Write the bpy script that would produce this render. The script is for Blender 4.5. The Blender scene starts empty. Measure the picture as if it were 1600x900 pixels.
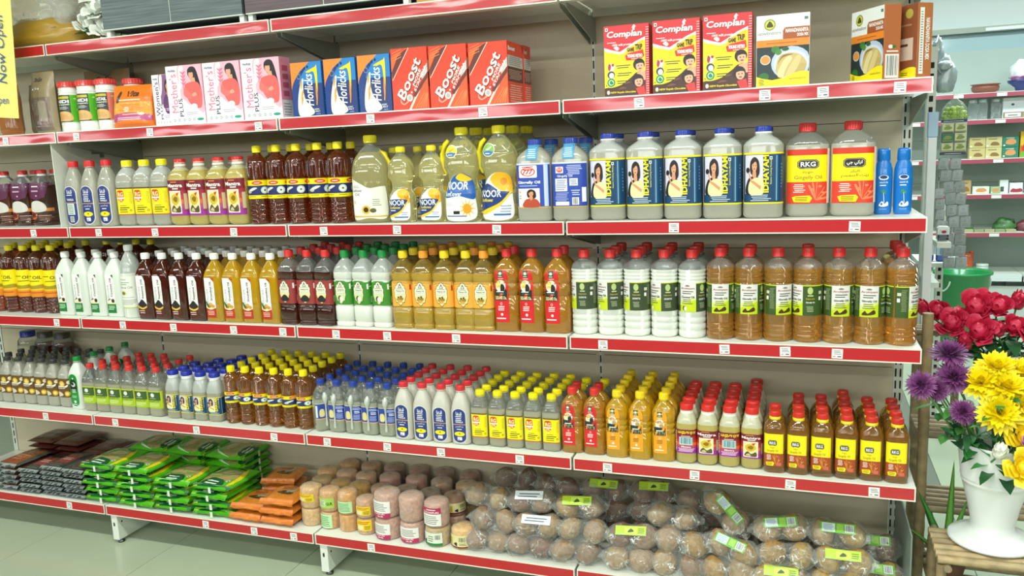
import bpy, math, random
from mathutils import Vector, Matrix, noise
from mathutils.geometry import tessellate_polygon
random.seed(7)
S = bpy.context.scene
COL = S.collection
PI = math.pi

# ------------------------------------------------------------------ camera
cam_d = bpy.data.cameras.new('camera'); cam = bpy.data.objects.new('camera', cam_d); COL.objects.link(cam)
_a, _b, _c = -0.3461, -0.1647, -0.0420
_f = Vector((math.sin(_a)*math.cos(_b), math.cos(_a)*math.cos(_b), math.sin(_b)))
_r = Vector((math.cos(_a), -math.sin(_a), 0)); _u = _r.cross(_f)
_r2 = _r*math.cos(_c)+_u*math.sin(_c); _u2 = -_r*math.sin(_c)+_u*math.cos(_c)
CAMPOS = Vector((2.6821, -2.3922, 1.5263))
cam.matrix_world = Matrix(((_r2.x,_u2.x,-_f.x,CAMPOS.x),(_r2.y,_u2.y,-_f.y,CAMPOS.y),(_r2.z,_u2.z,-_f.z,CAMPOS.z),(0,0,0,1)))
cam_d.sensor_fit = 'HORIZONTAL'; cam_d.sensor_width = 36; cam_d.lens = 1269.35/1600*36
cam_d.clip_start = .05; cam_d.clip_end = 60
S.camera = cam

# ------------------------------------------------------------------ light
S.view_settings.view_transform = 'Standard'; S.view_settings.look = 'None'
S.view_settings.gamma = 1; S.view_settings.use_curve_mapping = False
S.view_settings.exposure = -0.5
wd = bpy.data.worlds.new('shop_air'); S.world = wd; wd.use_nodes = True
wd.node_tree.nodes['Background'].inputs[0].default_value = (.80,.95,.92,1)
wd.node_tree.nodes['Background'].inputs[1].default_value = .15
def area(x, y, z, sx, sy, w, col=(.95,1,.94)):
    d = bpy.data.lights.new('ceiling_lamp','AREA'); d.shape='RECTANGLE'; d.size=sx; d.size_y=sy; d.energy=w; d.color=col
    o = bpy.data.objects.new('ceiling_lamp', d); COL.objects.link(o); o.location=(x,y,z)
for yy, ww in ((-1.45,50),(-3.6,40),(-5.6,44)):
    for xx in (-3.4,-1.5,.4,2.3,4.2):
        area(xx, yy, 2.98, 1.25, .13, ww*(1.08 if xx>2 else .9 if xx>0 else .5))
for xx in (3.2,5.0):
    area(xx, 1.9, 2.98, 1.25, .3, 72, (.86,1,1)); area(xx, 3.9, 2.98, 1.25, .3, 58, (.86,1,1))
# lights added behind the shopper to put glare on the red strips
for xx in (-8.2,-5.0,-1.6,1.6,4.2):
    d=bpy.data.lights.new('strip_glare_light','AREA'); d.shape='RECTANGLE'; d.size=2.2; d.size_y=.55; d.energy=42; d.color=(.95,1,1)
    o=bpy.data.objects.new('strip_glare_light',d); COL.objects.link(o); o.location=(xx,-6.9,2.2); o.rotation_euler=(PI/2,0,0)

# ------------------------------------------------------------------ materials
def lin(h):
    h = h.lstrip('#'); c = [int(h[i:i+2],16)/255 for i in (0,2,4)]
    return tuple(x/12.92 if x<=.04045 else ((x+.055)/1.055)**2.4 for x in c)+(1,)
_M = {}
def pr(m): return m.node_tree.nodes['Principled BSDF']
def newmat(name):
    m = bpy.data.materials.new(name); m.use_nodes = True; return m
def M(h, rough=.45, metal=0, coat=0, bump=0, bscale=40, var=0, emit=0):
    k = (h,rough,metal,coat,bump,bscale,var)
    if k in _M: return _M[k]
    m = newmat('surface_'+h.lstrip('#')); p = pr(m); c = lin(h)
    p.inputs['Base Color'].default_value = c; p.inputs['Roughness'].default_value = rough
    p.inputs['Metallic'].default_value = metal; p.inputs['Coat Weight'].default_value = coat
    p.inputs['Coat Roughness'].default_value = .08
    nt = m.node_tree
    if bump or var:
        tc = nt.nodes.new('ShaderNodeTexCoord'); n = nt.nodes.new('ShaderNodeTexNoise')
        n.inputs['Scale'].default_value = bscale; n.inputs['Detail'].default_value = 4
        nt.links.new(tc.outputs['Object'], n.inputs['Vector'])
        if bump:
            b = nt.nodes.new('ShaderNodeBump'); b.inputs['Strength'].default_value = bump; b.inputs['Distance'].default_value = .01
            nt.links.new(n.outputs['Fac'], b.inputs['Height']); nt.links.new(b.outputs[0], p.inputs['Normal'])
        if var:
            r = nt.nodes.new('ShaderNodeValToRGB'); r.color_ramp.elements[0].position=.3; r.color_ramp.elements[1].position=.7
            r.color_ramp.elements[0].color = tuple(x*(1-var) for x in c[:3])+(1,); r.color_ramp.elements[1].color = tuple(min(1,x*(1+var*.6)) for x in c[:3])+(1,)
            nt.links.new(n.outputs['Fac'], r.inputs[0]); nt.links.new(r.outputs[0], p.inputs['Base Color'])
    _M[k] = m; return m
def liquid(h, trans=.85, rough=.1, ior=1.33):
    k = ('liq',h,trans,rough)
    if k in _M: return _M[k]
    m = newmat('filled_plastic_'+h.lstrip('#')); p = pr(m)
    p.inputs['Base Color'].default_value = lin(h); p.inputs['Roughness'].default_value = rough
    p.inputs['Transmission Weight'].default_value = trans; p.inputs['IOR'].default_value = ior
    p.inputs['Coat Weight'].default_value = 1; p.inputs['Coat Roughness'].default_value = .04
    _M[k] = m; return m
def film(name, h, amount=.3, rough=.2, wr=26, streak=.55):
    """thin clear wrap: mostly see-through, wrinkle highlights and haze painted in white"""
    if name in _M: return _M[name]
    m = newmat(name); nt = m.node_tree; p = pr(m); out = nt.nodes['Material Output']
    p.inputs['Base Color'].default_value = lin(h); p.inputs['Roughness'].default_value = rough
    t = nt.nodes.new('ShaderNodeBsdfTransparent'); mx = nt.nodes.new('ShaderNodeMixShader')
    tc = nt.nodes.new('ShaderNodeTexCoord'); n = nt.nodes.new('ShaderNodeTexNoise'); n.inputs['Scale'].default_value = wr
    n.inputs['Detail'].default_value = 2; n.inputs['Distortion'].default_value = 1.0
    oi = nt.nodes.new('ShaderNodeObjectInfo'); va = nt.nodes.new('ShaderNodeVectorMath'); va.operation='ADD'
    nt.links.new(tc.outputs['Object'], va.inputs[0]); nt.links.new(oi.outputs['Location'], va.inputs[1]); nt.links.new(va.outputs[0], n.inputs['Vector'])
    def math_(op,a,b=None,clamp=False):
        q=nt.nodes.new('ShaderNodeMath'); q.operation=op; q.use_clamp=clamp
        for k,v in enumerate((a,b)):
            if v is None: continue
            if isinstance(v,(int,float)): q.inputs[k].default_value=v
            else: nt.links.new(v,q.inputs[k])
        return q.outputs[0]
    d = math_('ABSOLUTE',math_('SUBTRACT',n.outputs['Fac'],.5))            # painted crease highlights: thin lines where the noise crosses its middle
    line = nt.nodes.new('ShaderNodeMapRange'); line.inputs[1].default_value=0; line.inputs[2].default_value=.022; line.inputs[3].default_value=1; line.inputs[4].default_value=0
    nt.links.new(d,line.inputs[0])
    n2 = nt.nodes.new('ShaderNodeTexNoise'); n2.inputs['Scale'].default_value=wr*.9; nt.links.new(va.outputs[0],n2.inputs['Vector'])
    gate = nt.nodes.new('ShaderNodeMapRange'); gate.inputs[1].default_value=.45; gate.inputs[2].default_value=.62; nt.links.new(n2.outputs['Fac'],gate.inputs[0])
    patch = nt.nodes.new('ShaderNodeMapRange'); patch.inputs[1].default_value=.60; patch.inputs[2].default_value=.75; patch.inputs[4].default_value=.4; nt.links.new(n2.outputs['Fac'],patch.inputs[0])
    r_ = math_('MULTIPLY',math_('ADD',math_('MULTIPLY',line.outputs[0],gate.outputs[0]),patch.outputs[0],True),streak)
    lw = nt.nodes.new('ShaderNodeLayerWeight'); lw.inputs['Blend'].default_value=.35
    ma = nt.nodes.new('ShaderNodeMath'); ma.operation='MULTIPLY_ADD'; ma.inputs[1].default_value=.35; ma.inputs[2].default_value=amount*.3
    nt.links.new(lw.outputs['Facing'], ma.inputs[0])
    ad = nt.nodes.new('ShaderNodeMath'); ad.operation='ADD'; ad.use_clamp=True; nt.links.new(ma.outputs[0], ad.inputs[0]); nt.links.new(r_, ad.inputs[1])
    p.inputs['Coat Weight'].default_value=1; p.inputs['Coat Roughness'].default_value=.1; r=ad
    b = nt.nodes.new('ShaderNodeBump'); b.inputs['Strength'].default_value=.7; b.inputs['Distance'].default_value=.012
    nt.links.new(n.outputs['Fac'], b.inputs['Height']); nt.links.new(b.outputs[0], p.inputs['Normal'])
    nt.links.new(r.outputs[0], mx.inputs[0]); nt.links.new(t.outputs[0], mx.inputs[1]); nt.links.new(p.outputs[0], mx.inputs[2])
    nt.links.new(mx.outputs[0], out.inputs[0]); _M[name] = m; return m

# ------------------------------------------------------------------ mesh building
class MB:
    def __init__(s): s.v=[]; s.f=[]; s.m=[]; s.sm=[]; s.mats=[]
    def mi(s, m):
        if m not in s.mats: s.mats.append(m)
        return s.mats.index(m)
    def add(s, vs, fs, mat, smooth=False):
        o=len(s.v); i=s.mi(mat); s.v.extend(vs)
        for f in fs: s.f.append(tuple(o+k for k in f)); s.m.append(i); s.sm.append(smooth)
    def box(s, x0,x1,y0,y1,z0,z1, mat, bev=0):
        if bev:
            s.loft([(z0,(x1-x0)/2-bev,(y1-y0)/2-bev,bev),(z0+bev,(x1-x0)/2,(y1-y0)/2,bev),(z1-bev,(x1-x0)/2,(y1-y0)/2,bev),(z1,(x1-x0)/2-bev,(y1-y0)/2-bev,bev)],
                   lambda z: mat, 2, ((x0+x1)/2,(y0+y1)/2), False); return
        v=[(x,y,z) for z in (z0,z1) for y in (y0,y1) for x in (x0,x1)]
        s.add(v,[(0,2,3,1),(4,5,7,6),(0,1,5,4),(2,6,7,3),(0,4,6,2),(1,3,7,5)],mat)
    def loft(s, prof, matf, k=7, c=(0,0), smooth=True, cap=True):
        rings=[]
        for (z,a,b,r) in prof:
            rings.append([(x+c[0],y+c[1],z) for x,y in rring(a,b,r,k)])
        n=len(rings[0]); s.strips(rings,[matf((prof[i][0]+prof[i+1][0])/2) for i in range(len(rings)-1)],smooth)
        if cap:
            s.add(rings[0],[tuple(reversed(range(n)))],matf(prof[0][0])); s.add(rings[-1],[tuple(range(n))],matf(prof[-1][0]))
    def lathe(s, pts, mat, n=24, c=(0,0,0), smooth=True):
        rings=[[(c[0]+p[0]*math.cos(2*PI*j/n),c[1]+p[0]*math.sin(2*PI*j/n),c[2]+p[1]) for j in range(n)] for p in pts]
        s.strips(rings,[mat]*(len(pts)-1),smooth)
    def tube(s, pts, rad, mat, n=8, smooth=True):
        pts=[Vector(p) for p in pts]; rings=[]
        for i,p in enumerate(pts):
            d=(pts[min(i+1,len(pts)-1)]-pts[max(i-1,0)]).normalized()
            a=d.orthogonal().normalized(); 
            if abs(d.z)<.9: a=d.cross(Vector((0,0,1))).normalized()
            else: a=d.cross(Vector((0,1,0))).normalized()
            b=d.cross(a); r=rad[i] if isinstance(rad,(list,tuple)) else rad
            rings.append([tuple(p+(a*math.cos(2*PI*j/n)+b*math.sin(2*PI*j/n))*r) for j in range(n)])
        s.strips([r[::-1] for r in rings],[mat]*(len(rings)-1),smooth)
        s.add(rings[0],[tuple(range(n))],mat); s.add(rings[-1],[tuple(reversed(range(n)))],mat)
    def strips(s, rings, mats, smooth=True):
        n=len(rings[0]); o=len(s.v)
        for r in rings: s.v.extend(r)
        for i in range(len(rings)-1):
            k=s.mi(mats[i]); q=o+i*n
            for j in range(n):
                s.f.append((q+j,q+(j+1)%n,q+n+(j+1)%n,q+n+j)); s.m.append(k); s.sm.append(smooth)
    def build(s, name):
        me=bpy.data.meshes.new(name); me.from_pydata(s.v,[],s.f)
        for m in s.mats: me.materials.append(m)
        me.polygons.foreach_set('material_index',s.m); me.polygons.foreach_set('use_smooth',s.sm); me.update()
        return me
def rring(a,b,r,k):
    r=max(min(r,a,b),1e-4); out=[]
    for cx,cy,t0 in ((a-r,-(b-r),-PI/2),(a-r,b-r,0),(-(a-r),b-r,PI/2),(-(a-r),-(b-r),PI)):
        for i in range(k+1):
            t=t0+PI/2*i/k; out.append((cx+r*math.cos(t),cy+r*math.sin(t)))
    return out
def empty(name, loc=(0,0,0), rz=0):
    o=bpy.data.objects.new(name,None); COL.objects.link(o); o.location=loc; o.rotation_euler=(0,0,rz); o.empty_display_size=.02; return o
def link(name, me, parent=None, loc=(0,0,0), rot=(0,0,0), label=None):
    o=bpy.data.objects.new(name,me); COL.objects.link(o); o.location=loc; o.rotation_euler=rot
    if parent is not None: o.parent=parent
    if label: o['label']=label
    return o
def tag(o, label, cat, group=None, kind=None):
    if label: o['label']=label
    if cat: o['category']=cat
    if group: o['group']=group
    if kind: o['kind']=kind
    return o
def struct(o): o['kind']='structure'; return o
def boxobj(name, b, mat, parent=None, bev=0):
    mb=MB(); mb.box(*b,mat,bev); return link(name, mb.build(name), parent)

# ------------------------------------------------------------------ flat print (art) on surfaces
_TX={}
def text_tris(s, bold=0, shear=0):
    k=(s,bold,shear)
    if k in _TX: return _TX[k]
    cu=bpy.data.curves.new('print','FONT'); cu.body=s; cu.resolution_u=2; cu.offset=bold; cu.shear=shear
    ob=bpy.data.objects.new('print',cu); me=bpy.data.meshes.new_from_object(ob)
    me.calc_loop_triangles(); vs=[v.co for v in me.vertices]
    tr=[[(vs[i].x,vs[i].y) for i in t.vertices] for t in me.loop_triangles]
    bpy.data.objects.remove(ob); bpy.data.curves.remove(cu); bpy.data.meshes.remove(me)
    if tr:
        xs=[p[0] for t in tr for p in t]; ys=[p[1] for t in tr for p in t]
        x0,x1,y0,y1=min(xs),max(xs),min(ys),max(ys)
        tr=[[((p[0]-x0)/max(x1-x0,1e-6),(p[1]-y0)/max(y1-y0,1e-6)) for p in t] for t in tr]
    _TX[k]=tr; return tr
def bez(pts, n=8):
    """smooth closed outline through points"""
    out=[]; m=len(pts)
    for i in range(m):
        p0,p1,p2,p3=pts[i-1],pts[i],pts[(i+1)%m],pts[(i+2)%m]
        for k in range(n):
            t=k/n
            out.append(tuple(.5*((2*p1[j])+(-p0[j]+p2[j])*t+(2*p0[j]-5*p1[j]+4*p2[j]-p3[j])*t*t+(-p0[j]+3*p1[j]-3*p2[j]+p3[j])*t**3) for j in (0,1)))
    return out
def item_tris(it):
    k=it[0]
    if k=='r':
        _,a,b,c,d,col=it; return [[(a,b),(c,b),(c,d)],[(a,b),(c,d),(a,d)]],col
    if k=='e':
        _,cu,cv,ru,rv,col=it; n=20; P=[(cu+ru*math.cos(2*PI*i/n),cv+rv*math.sin(2*PI*i/n)) for i in range(n)]
        return [[(cu,cv),P[i],P[(i+1)%n]] for i in range(n)],col
    if k in 'ps':
        P=it[1] if k=='p' else bez(it[1],6)
        return [[P[i] for i in t] for t in tessellate_polygon([[Vector((x,y,0)) for x,y in P]])],it[2]
    if k=='t':
        _,s,a,b,c,d,col=it[:7]; rot=it[7] if len(it)>7 else 0; bold=it[8] if len(it)>8 else .012; sh=it[9] if len(it)>9 else 0
        tr=text_tris(s,bold,sh); out=[]
        for t in tr:
            q=[]
            for x,y in t:
                if rot==90: x,y=1-y,x
                elif rot==-90: x,y=y,1-x
                q.append((a+(c-a)*x,b+(d-b)*y))
            out.append(q)
        return out,col
    if k=='x':   # lettering on a slant: origin, baseline vector, upright vector
        _,s,o,b,c,col,bold=it
        return [[(o[0]+b[0]*x+c[0]*y,o[1]+b[1]*x+c[1]*y) for x,y in t] for t in text_tris(s,bold)],col
    if k=='b':   # lines of print too small to read
        _,a,b,c,d,n,col=it; R=random.Random(int(a*997+b*131+n)); out=[]; hh=(d-b)/n
        for i in range(n):
            x0=a+(c-a)*R.uniform(0,.12); x1=c-(c-a)*R.uniform(0,.22); y0=b+i*hh+hh*.25; y1=y0+hh*.42
            out+= [[(x0,y0),(x1,y0),(x1,y1)],[(x0,y0),(x1,y1),(x0,y1)]]
        return out,col
    if k=='k':   # bar code
        _,a,b,c,d,col=it; R=random.Random(3); out=[]; x=a
        while x<c:
            w=(c-a)*R.choice((.02,.03,.05)); 
            out+= [[(x,b),(x+w,b),(x+w,d)],[(x,b),(x+w,d),(x,d)]]; x+=w+(c-a)*R.choice((.03,.04,.06))
        return out,col
_item_tris=item_tris
def item_tris(it):
    tr,col=_item_tris(it)
    if it[0] in 'se':
        P=it[1] if it[0]=='s' else [(it[1],it[2])]
        if all(-1e-6<=x<=1.000001 and -1e-6<=y<=1.000001 for x,y in P): tr=[[(min(max(x,0),1),min(max(y,0),1)) for x,y in t] for t in tr]
    return tr,col
def split(poly, ax, c):
    L=[];R=[]; n=len(poly)
    for i in range(n):
        p,q=poly[i],poly[(i+1)%n]
        if p[ax]<=c: L.append(p)
        if p[ax]>=c: R.append(p)
        if (p[ax]-c)*(q[ax]-c)<0:
            t=(c-p[ax])/(q[ax]-p[ax]); x=(p[0]+(q[0]-p[0])*t,p[1]+(q[1]-p[1])*t); L.append(x); R.append(x)
    return L,R
def cut(poly, ax, step):
    lo=min(p[ax] for p in poly); hi=max(p[ax] for p in poly)
    if hi-lo<=step: return [poly]
    out=[]; i=math.floor(lo/step)+1
    while i*step<hi-1e-9 and len(poly)>2:
        L,poly=split(poly,ax,i*step); i+=1
        if len(L)>2: out.append(L)
    if len(poly)>2: out.append(poly)
    return out
def art_mesh(name, art, W, H, mapf, ds=None, dt=None, base=.0005, step=.00022, coat=.15, rough=.4, flip=False):
    mb=MB(); done=[]
    for it in art:
        tr,col=item_tris(it)
        if not tr: continue
        bb=(min(p[0] for t in tr for p in t),min(p[1] for t in tr for p in t),max(p[0] for t in tr for p in t),max(p[1] for t in tr for p in t))
        lay=0
        for b2,l2 in done:
            if bb[0]<b2[2] and bb[2]>b2[0] and bb[1]<b2[3] and bb[3]>b2[1]: lay=max(lay,l2+1)
        done.append((bb,lay)); off=base+lay*step; m=M(col,rough,0,coat); vs=[];fs=[]
        for t in tr:
            poly=[((p[0]-.5)*W,p[1]*H) for p in t]
            ar=sum(poly[i][0]*poly[(i+1)%3][1]-poly[(i+1)%3][0]*poly[i][1] for i in range(3))
            if ar<0: poly.reverse()
            ps=[poly]
            if ds: ps=[q for p in ps for q in cut(p,0,ds)]
            if dt: ps=[q for p in ps for q in cut(p,1,dt)]
            for p in ps:
                o=len(vs); vs+= [mapf(x,y,off) for x,y in p]; fs.append(tuple(range(o,o+len(p))))
        mb.add(vs,fs,m)
    return mb.build(name)
def prof_at(prof,z):
    for i in range(len(prof)-1):
        if prof[i][0]<=z<=prof[i+1][0]:
            t=(z-prof[i][0])/max(prof[i+1][0]-prof[i][0],1e-9)
            return tuple(prof[i][j]+(prof[i+1][j]-prof[i][j])*t for j in (1,2,3))
    return prof[-1][1:]
def wrap(prof, z0, s0=0):
    """arc-length map round the front of a rounded-rectangle body"""
    def f(s,t,off):
        a,b,r=prof_at(prof,z0+t); r=max(min(r,a,b),1e-4); s=s+s0; sg=1 if s>=0 else -1; s=abs(s)
        l1=a-r; l2=r*PI/2; l3=2*(b-r)
        if s<=l1: x,y,nx,ny=s,-b,0,-1
        elif s<=l1+l2: q=(s-l1)/r; nx,ny=math.sin(q),-math.cos(q); x,y=a-r+r*nx,-(b-r)+r*ny
        elif s<=l1+l2+l3: x,y,nx,ny=a,-(b-r)+(s-l1-l2),1,0
        elif s<=l1+2*l2+l3: q=(s-l1-l2-l3)/r; nx,ny=math.cos(q),math.sin(q); x,y=a-r+r*nx,b-r+r*ny
        else: x,y,nx,ny=a-r-(s-l1-2*l2-l3),b,0,1
        return (sg*(x+nx*off),y+ny*off,z0+t)
    return f
def front(x0,y,z0):          # plane facing -y
    return lambda s,t,off:(x0+s,y-off,z0+t)
def right(x,y0,z0):          # plane facing +x
    return lambda s,t,off:(x+off,y0+s,z0+t)
# ------------------------------------------------------------------ the room
Z = {1:1.9982, 2:1.6753, 3:1.3121, 4:.9525, 5:.5534, 6:.1670}
BACK = .415
FLOORM = newmat('polished_floor'); p=pr(FLOORM); p.inputs['Base Color'].default_value=lin('#b4bfa4'); p.inputs['Roughness'].default_value=.16
nt=FLOORM.node_tree; tc=nt.nodes.new('ShaderNodeTexCoord'); n_=nt.nodes.new('ShaderNodeTexNoise'); n_.inputs['Scale'].default_value=1.3
rr=nt.nodes.new('ShaderNodeValToRGB'); rr.color_ramp.elements[0].color=lin('#a8b39a'); rr.color_ramp.elements[1].color=lin('#b6c1a8')
nt.links.new(tc.outputs['Object'],n_.inputs['Vector']); nt.links.new(n_.outputs['Fac'],rr.inputs[0]); nt.links.new(rr.outputs[0],p.inputs['Base Color'])
floor = struct(boxobj('floor',(-5,6,-7,6,-.06,-.004),M('#6f7466',.8)))
TILE=.6; tile_me=None
mb=MB(); mb.box(.0012,TILE-.0012,.0012,TILE-.0012,-.012,0,FLOORM,.0008); tile_me=mb.build('floor_tile')
for i in range(-3,10):
    for j in range(-2,10):
        if i<=5 and j>3 : continue
        link('floor_tile',tile_me,floor,(.28-.6+i*TILE,-.38+(j-1)*TILE,0))
ceil_ = struct(boxobj('ceiling',(-5,6,-7,6,3.0,3.08),M('#e9ece6',.8)))
struct(boxobj('wall_back',(-5,6,5.62,5.72,0,3.0),M('#d7e6e2',.5)))

# ------------------------------------------------------------------ the long shelving run
STEEL=M('#d9ddd0',.38,0,.1); STEELW=M('#e6eadf',.32,0,.15); BACKM=M('#cdc1a6',.5,0,0,.05,300); DARK=M('#15170f',.7)
fr=tag(empty('shelving_frame',(1,.43,0)),'cream steel back frame with slotted uprights holding the long red-edged shelves','shelving')
def loc(o,p): o.location=Vector(o.location)-Vector(p); return o
for j in range(-1,4):
    x=j if j<3 else 2.985
    mb=MB(); mb.box(x-.014,x+.014,.419,.46,0,2.35,STEEL)
    up=loc(link('upright',mb.build('upright'),fr),(1,.43,0))
    mb=MB(); z=.2
    while z<2.3:
        for dx in ((-.002,) if j<3 else (-.010,.004)): mb.box(x+dx,x+dx+.0045,.4175,.420,z,z+.026,DARK)
        z+=.04
    link('slots',mb.build('slots'),up)['kind']='stuff'
zs=[.02,.40,.79,1.18,1.575,1.97,2.35]
for j in range(-1,3):
    o=boxobj('seam_dark_sheet',(j+.005,j+(.98 if j<2 else .966),.4192,.4205,.02,2.35),DARK,fr); loc(o,(1,.43,0))  # added dark sheet that keeps light from showing through the panel seams
    for k in range(6):
        o=boxobj('back_panel',(j+(.006 if j>-1 else .021),j+(.994 if j<2 else .9695),.4165,.4185,zs[k]+.001,zs[k+1]-.001),BACKM,fr); loc(o,(1,.43,0))
for j in range(-1,4):
    x=j+.03 if j<3 else 2.97
    mb=MB(); prof=[(.02,.035),(.40,.035),(.40,.126),(.02,.126)]
    mb.box(x-.016,x+.016,.010,.40,.014,.126,STEELW,.002)
    ft=loc(link('base_foot',mb.build('base_foot'),fr),(1,.43,0))
    mb=MB(); mb.box(x-.005,x+.002,.0092,.011,.075,.09,DARK); mb.box(x+.0155,x+.0168,.03,.036,.085,.092,DARK); mb.box(x+.0155,x+.0168,.022,.027,.112,.116,DARK); link('foot_slots',mb.build('foot_slots'),ft)
    mb=MB(); mb.lathe([(0,0),(.014,0),(.014,.007),(.006,.010),(.006,.016)],M('#5d625c',.3,.8),12,(x+.006,.03,0)); link('levelling_foot',mb.build('levelling_foot'),ft)

def redmat(name, wave, rough, cw=1):
    m=newmat(name); p=pr(m); p.inputs['Base Color'].default_value=lin('#bd141d'); p.inputs['Roughness'].default_value=.4
    p.inputs['Coat Weight'].default_value=cw; p.inputs['Coat Roughness'].default_value=rough; p.inputs['Coat IOR'].default_value=1.6
    nt=m.node_tree; tc=nt.nodes.new('ShaderNodeTexCoord'); mp=nt.nodes.new('ShaderNodeMapping'); mp.inputs['Scale'].default_value=(2.4,1,10)
    n=nt.nodes.new('ShaderNodeTexNoise'); n.inputs['Scale'].default_value=1; n.inputs['Detail'].default_value=1.5
    b=nt.nodes.new('ShaderNodeBump'); b.inputs['Strength'].default_value=wave; b.inputs['Distance'].default_value=.01
    nt.links.new(tc.outputs['Object'],mp.inputs[0]); nt.links.new(mp.outputs[0],n.inputs['Vector']); nt.links.new(n.outputs['Fac'],b.inputs['Height'])
    nt.links.new(b.outputs[0],p.inputs['Coat Normal']); return m
RED_HI=redmat('red_strip_wavy',.8,.10); RED_LO=redmat('red_strip',.12,.12,.45)
RAIL=M('#efe9da',.3,0,.3)
def tagart(seed):
    r=random.Random(seed); 
    return [('r',0,0,1,1,'#f4f3ec'),('b',.1,.58,.92,.9,2,'#6a6a70'),('b',.1,.4,.92,.58,1,'#8a8a90'),('t','AED',.1,.12,.36,.27,'#3c3c44'),('b',.48,.08,.92,.34,1,'#3c3c44')]
TAGS=[art_mesh('tag_print',tagart(i),.0285,.0265,front(0,0,0),base=.0002,step=.0002) for i in range(2)]
mb=MB(); mb.box(-.0145,.0145,0,.0012,-.0005,.027,M('#f2f1ea',.5)); TAGB=mb.build('price_tag')
SHN={1:'topmost shelf',2:'fifth shelf up',3:'fourth shelf up',4:'third shelf up',5:'second shelf up',6:'bottom shelf'}
BAYN={-1:'leftmost bay',0:'second bay from left',1:'third bay from left',2:'rightmost bay'}
tagx={2:[-.263,.1,.45,.92,1.355,1.749,2.234,2.581,2.731,2.918],3:[-.183,.151,.422,.774,1.146,1.425,1.776,2.33,2.818],
 4:[-.126,.214,.458,.732,.944,1.162,1.362,1.617,2.11,2.475,2.644,2.782],5:[-.257,.114,.513,.864,1.09,1.332,1.538,1.821,2.115,2.386,2.663,2.889],6:[-.194,.507,.734,.911,1.239],1:[]}
rt=random.Random(5)
def shelf(L,j):
    x0,x1=j+.004,j+1-.004; z=Z[L]; t=.0 
    o=tag(empty('steel_shelf',((x0+x1)/2,0,z)),'cream steel shelf with red front strip, %s, %s'%(SHN[L],BAYN[j]),'shelf','red-edged shelves of the long run')
    c=(x1-x0)/2
    mb=MB(); mb.box(-c,c,.006,BACK-.003,-.006,0,STEELW); mb.box(-c,c,.006,.014,-.036,-.006,STEELW); mb.box(-c,c,.014,.06,-.036,-.030,STEEL)
    mb.box(-c,c,.055,.06,-.03,-.006,STEEL); mb.box(-c,c,BACK-.012,BACK-.003,-.03,-.006,STEEL)
    link('deck',mb.build('deck'),o)
    mb=MB(); mb.box(-c,c,0,.006,-.0405,-.0372,RAIL); mb.box(-c,c,0,.006,-.0028,.0008,RAIL); mb.box(-c,c,.003,.006,-.0372,-.0028,RAIL)
    mb.box(-c,-c+.0035,0,.006,-.0372,-.0028,RAIL); mb.box(c-.0035,c,0,.006,-.0372,-.0028,RAIL)
    rail=link('price_rail',mb.build('price_rail'),o)
    mb=MB(); mb.box(-c+.0035,c-.0035,.0012,.003,-.0372,-.0028,RED_HI if L<=2 else RED_LO); link('red_strip',mb.build('red_strip'),rail)
    if L<6:
        for sx in (-1,1):
            xx=sx*(c-.006); v=[]
            for dx in (-.0015,.0015): v+= [(xx+dx,.05,-.036),(xx+dx,.415,-.036),(xx+dx,.415,-.118),(xx+dx,.38,-.112),(xx+dx,.05,-.05)]
            mb=MB(); mb.add(v,[(0,1,2,3,4),(9,8,7,6,5),(0,5,6,1),(1,6,7,2),(2,7,8,3),(3,8,9,4),(4,9,5,0)],M('#9ba195',.45)); link('bracket',mb.build('bracket'),o)  # shade under the deck is put into the darker bracket steel
    for x in tagx[L]:
        if j<=x<j+1:
            t=link('price_tag',TAGB,o,(x-(x0+x1)/2,-.0006,-.0345+rt.uniform(-.001,.001)),(0,rt.uniform(-.04,.04),0)); link('tag_print',TAGS[0],t)
for L in range(1,7):
    for j in range(-1,3): shelf(L,j)
# plates between bays
o=boxobj('side_divider',(-.049,-.046,.012,.41,Z[3]+.001,Z[2]-.037),STEELW); tag(o,'pale steel divider plate beside the three grey oval-label bottles','divider')
mb=MB(); mb.box(.0,.0006,.2,.27,.28,.30,M('#8a8f80',.7)); mb.box(.0,.0006,.24,.262,.265,.28,M('#8a8f80',.7)); link('torn_sticker',mb.build('torn_sticker'),o,(-.046,0,Z[3]))
o=boxobj('end_divider',(2.990,2.994,.012,.41,Z[6]+.001,Z[5]-.15),M('#7d8a83',.4)); tag(o,'grey steel end plate at the right end of the bottom shelf','divider')
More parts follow.
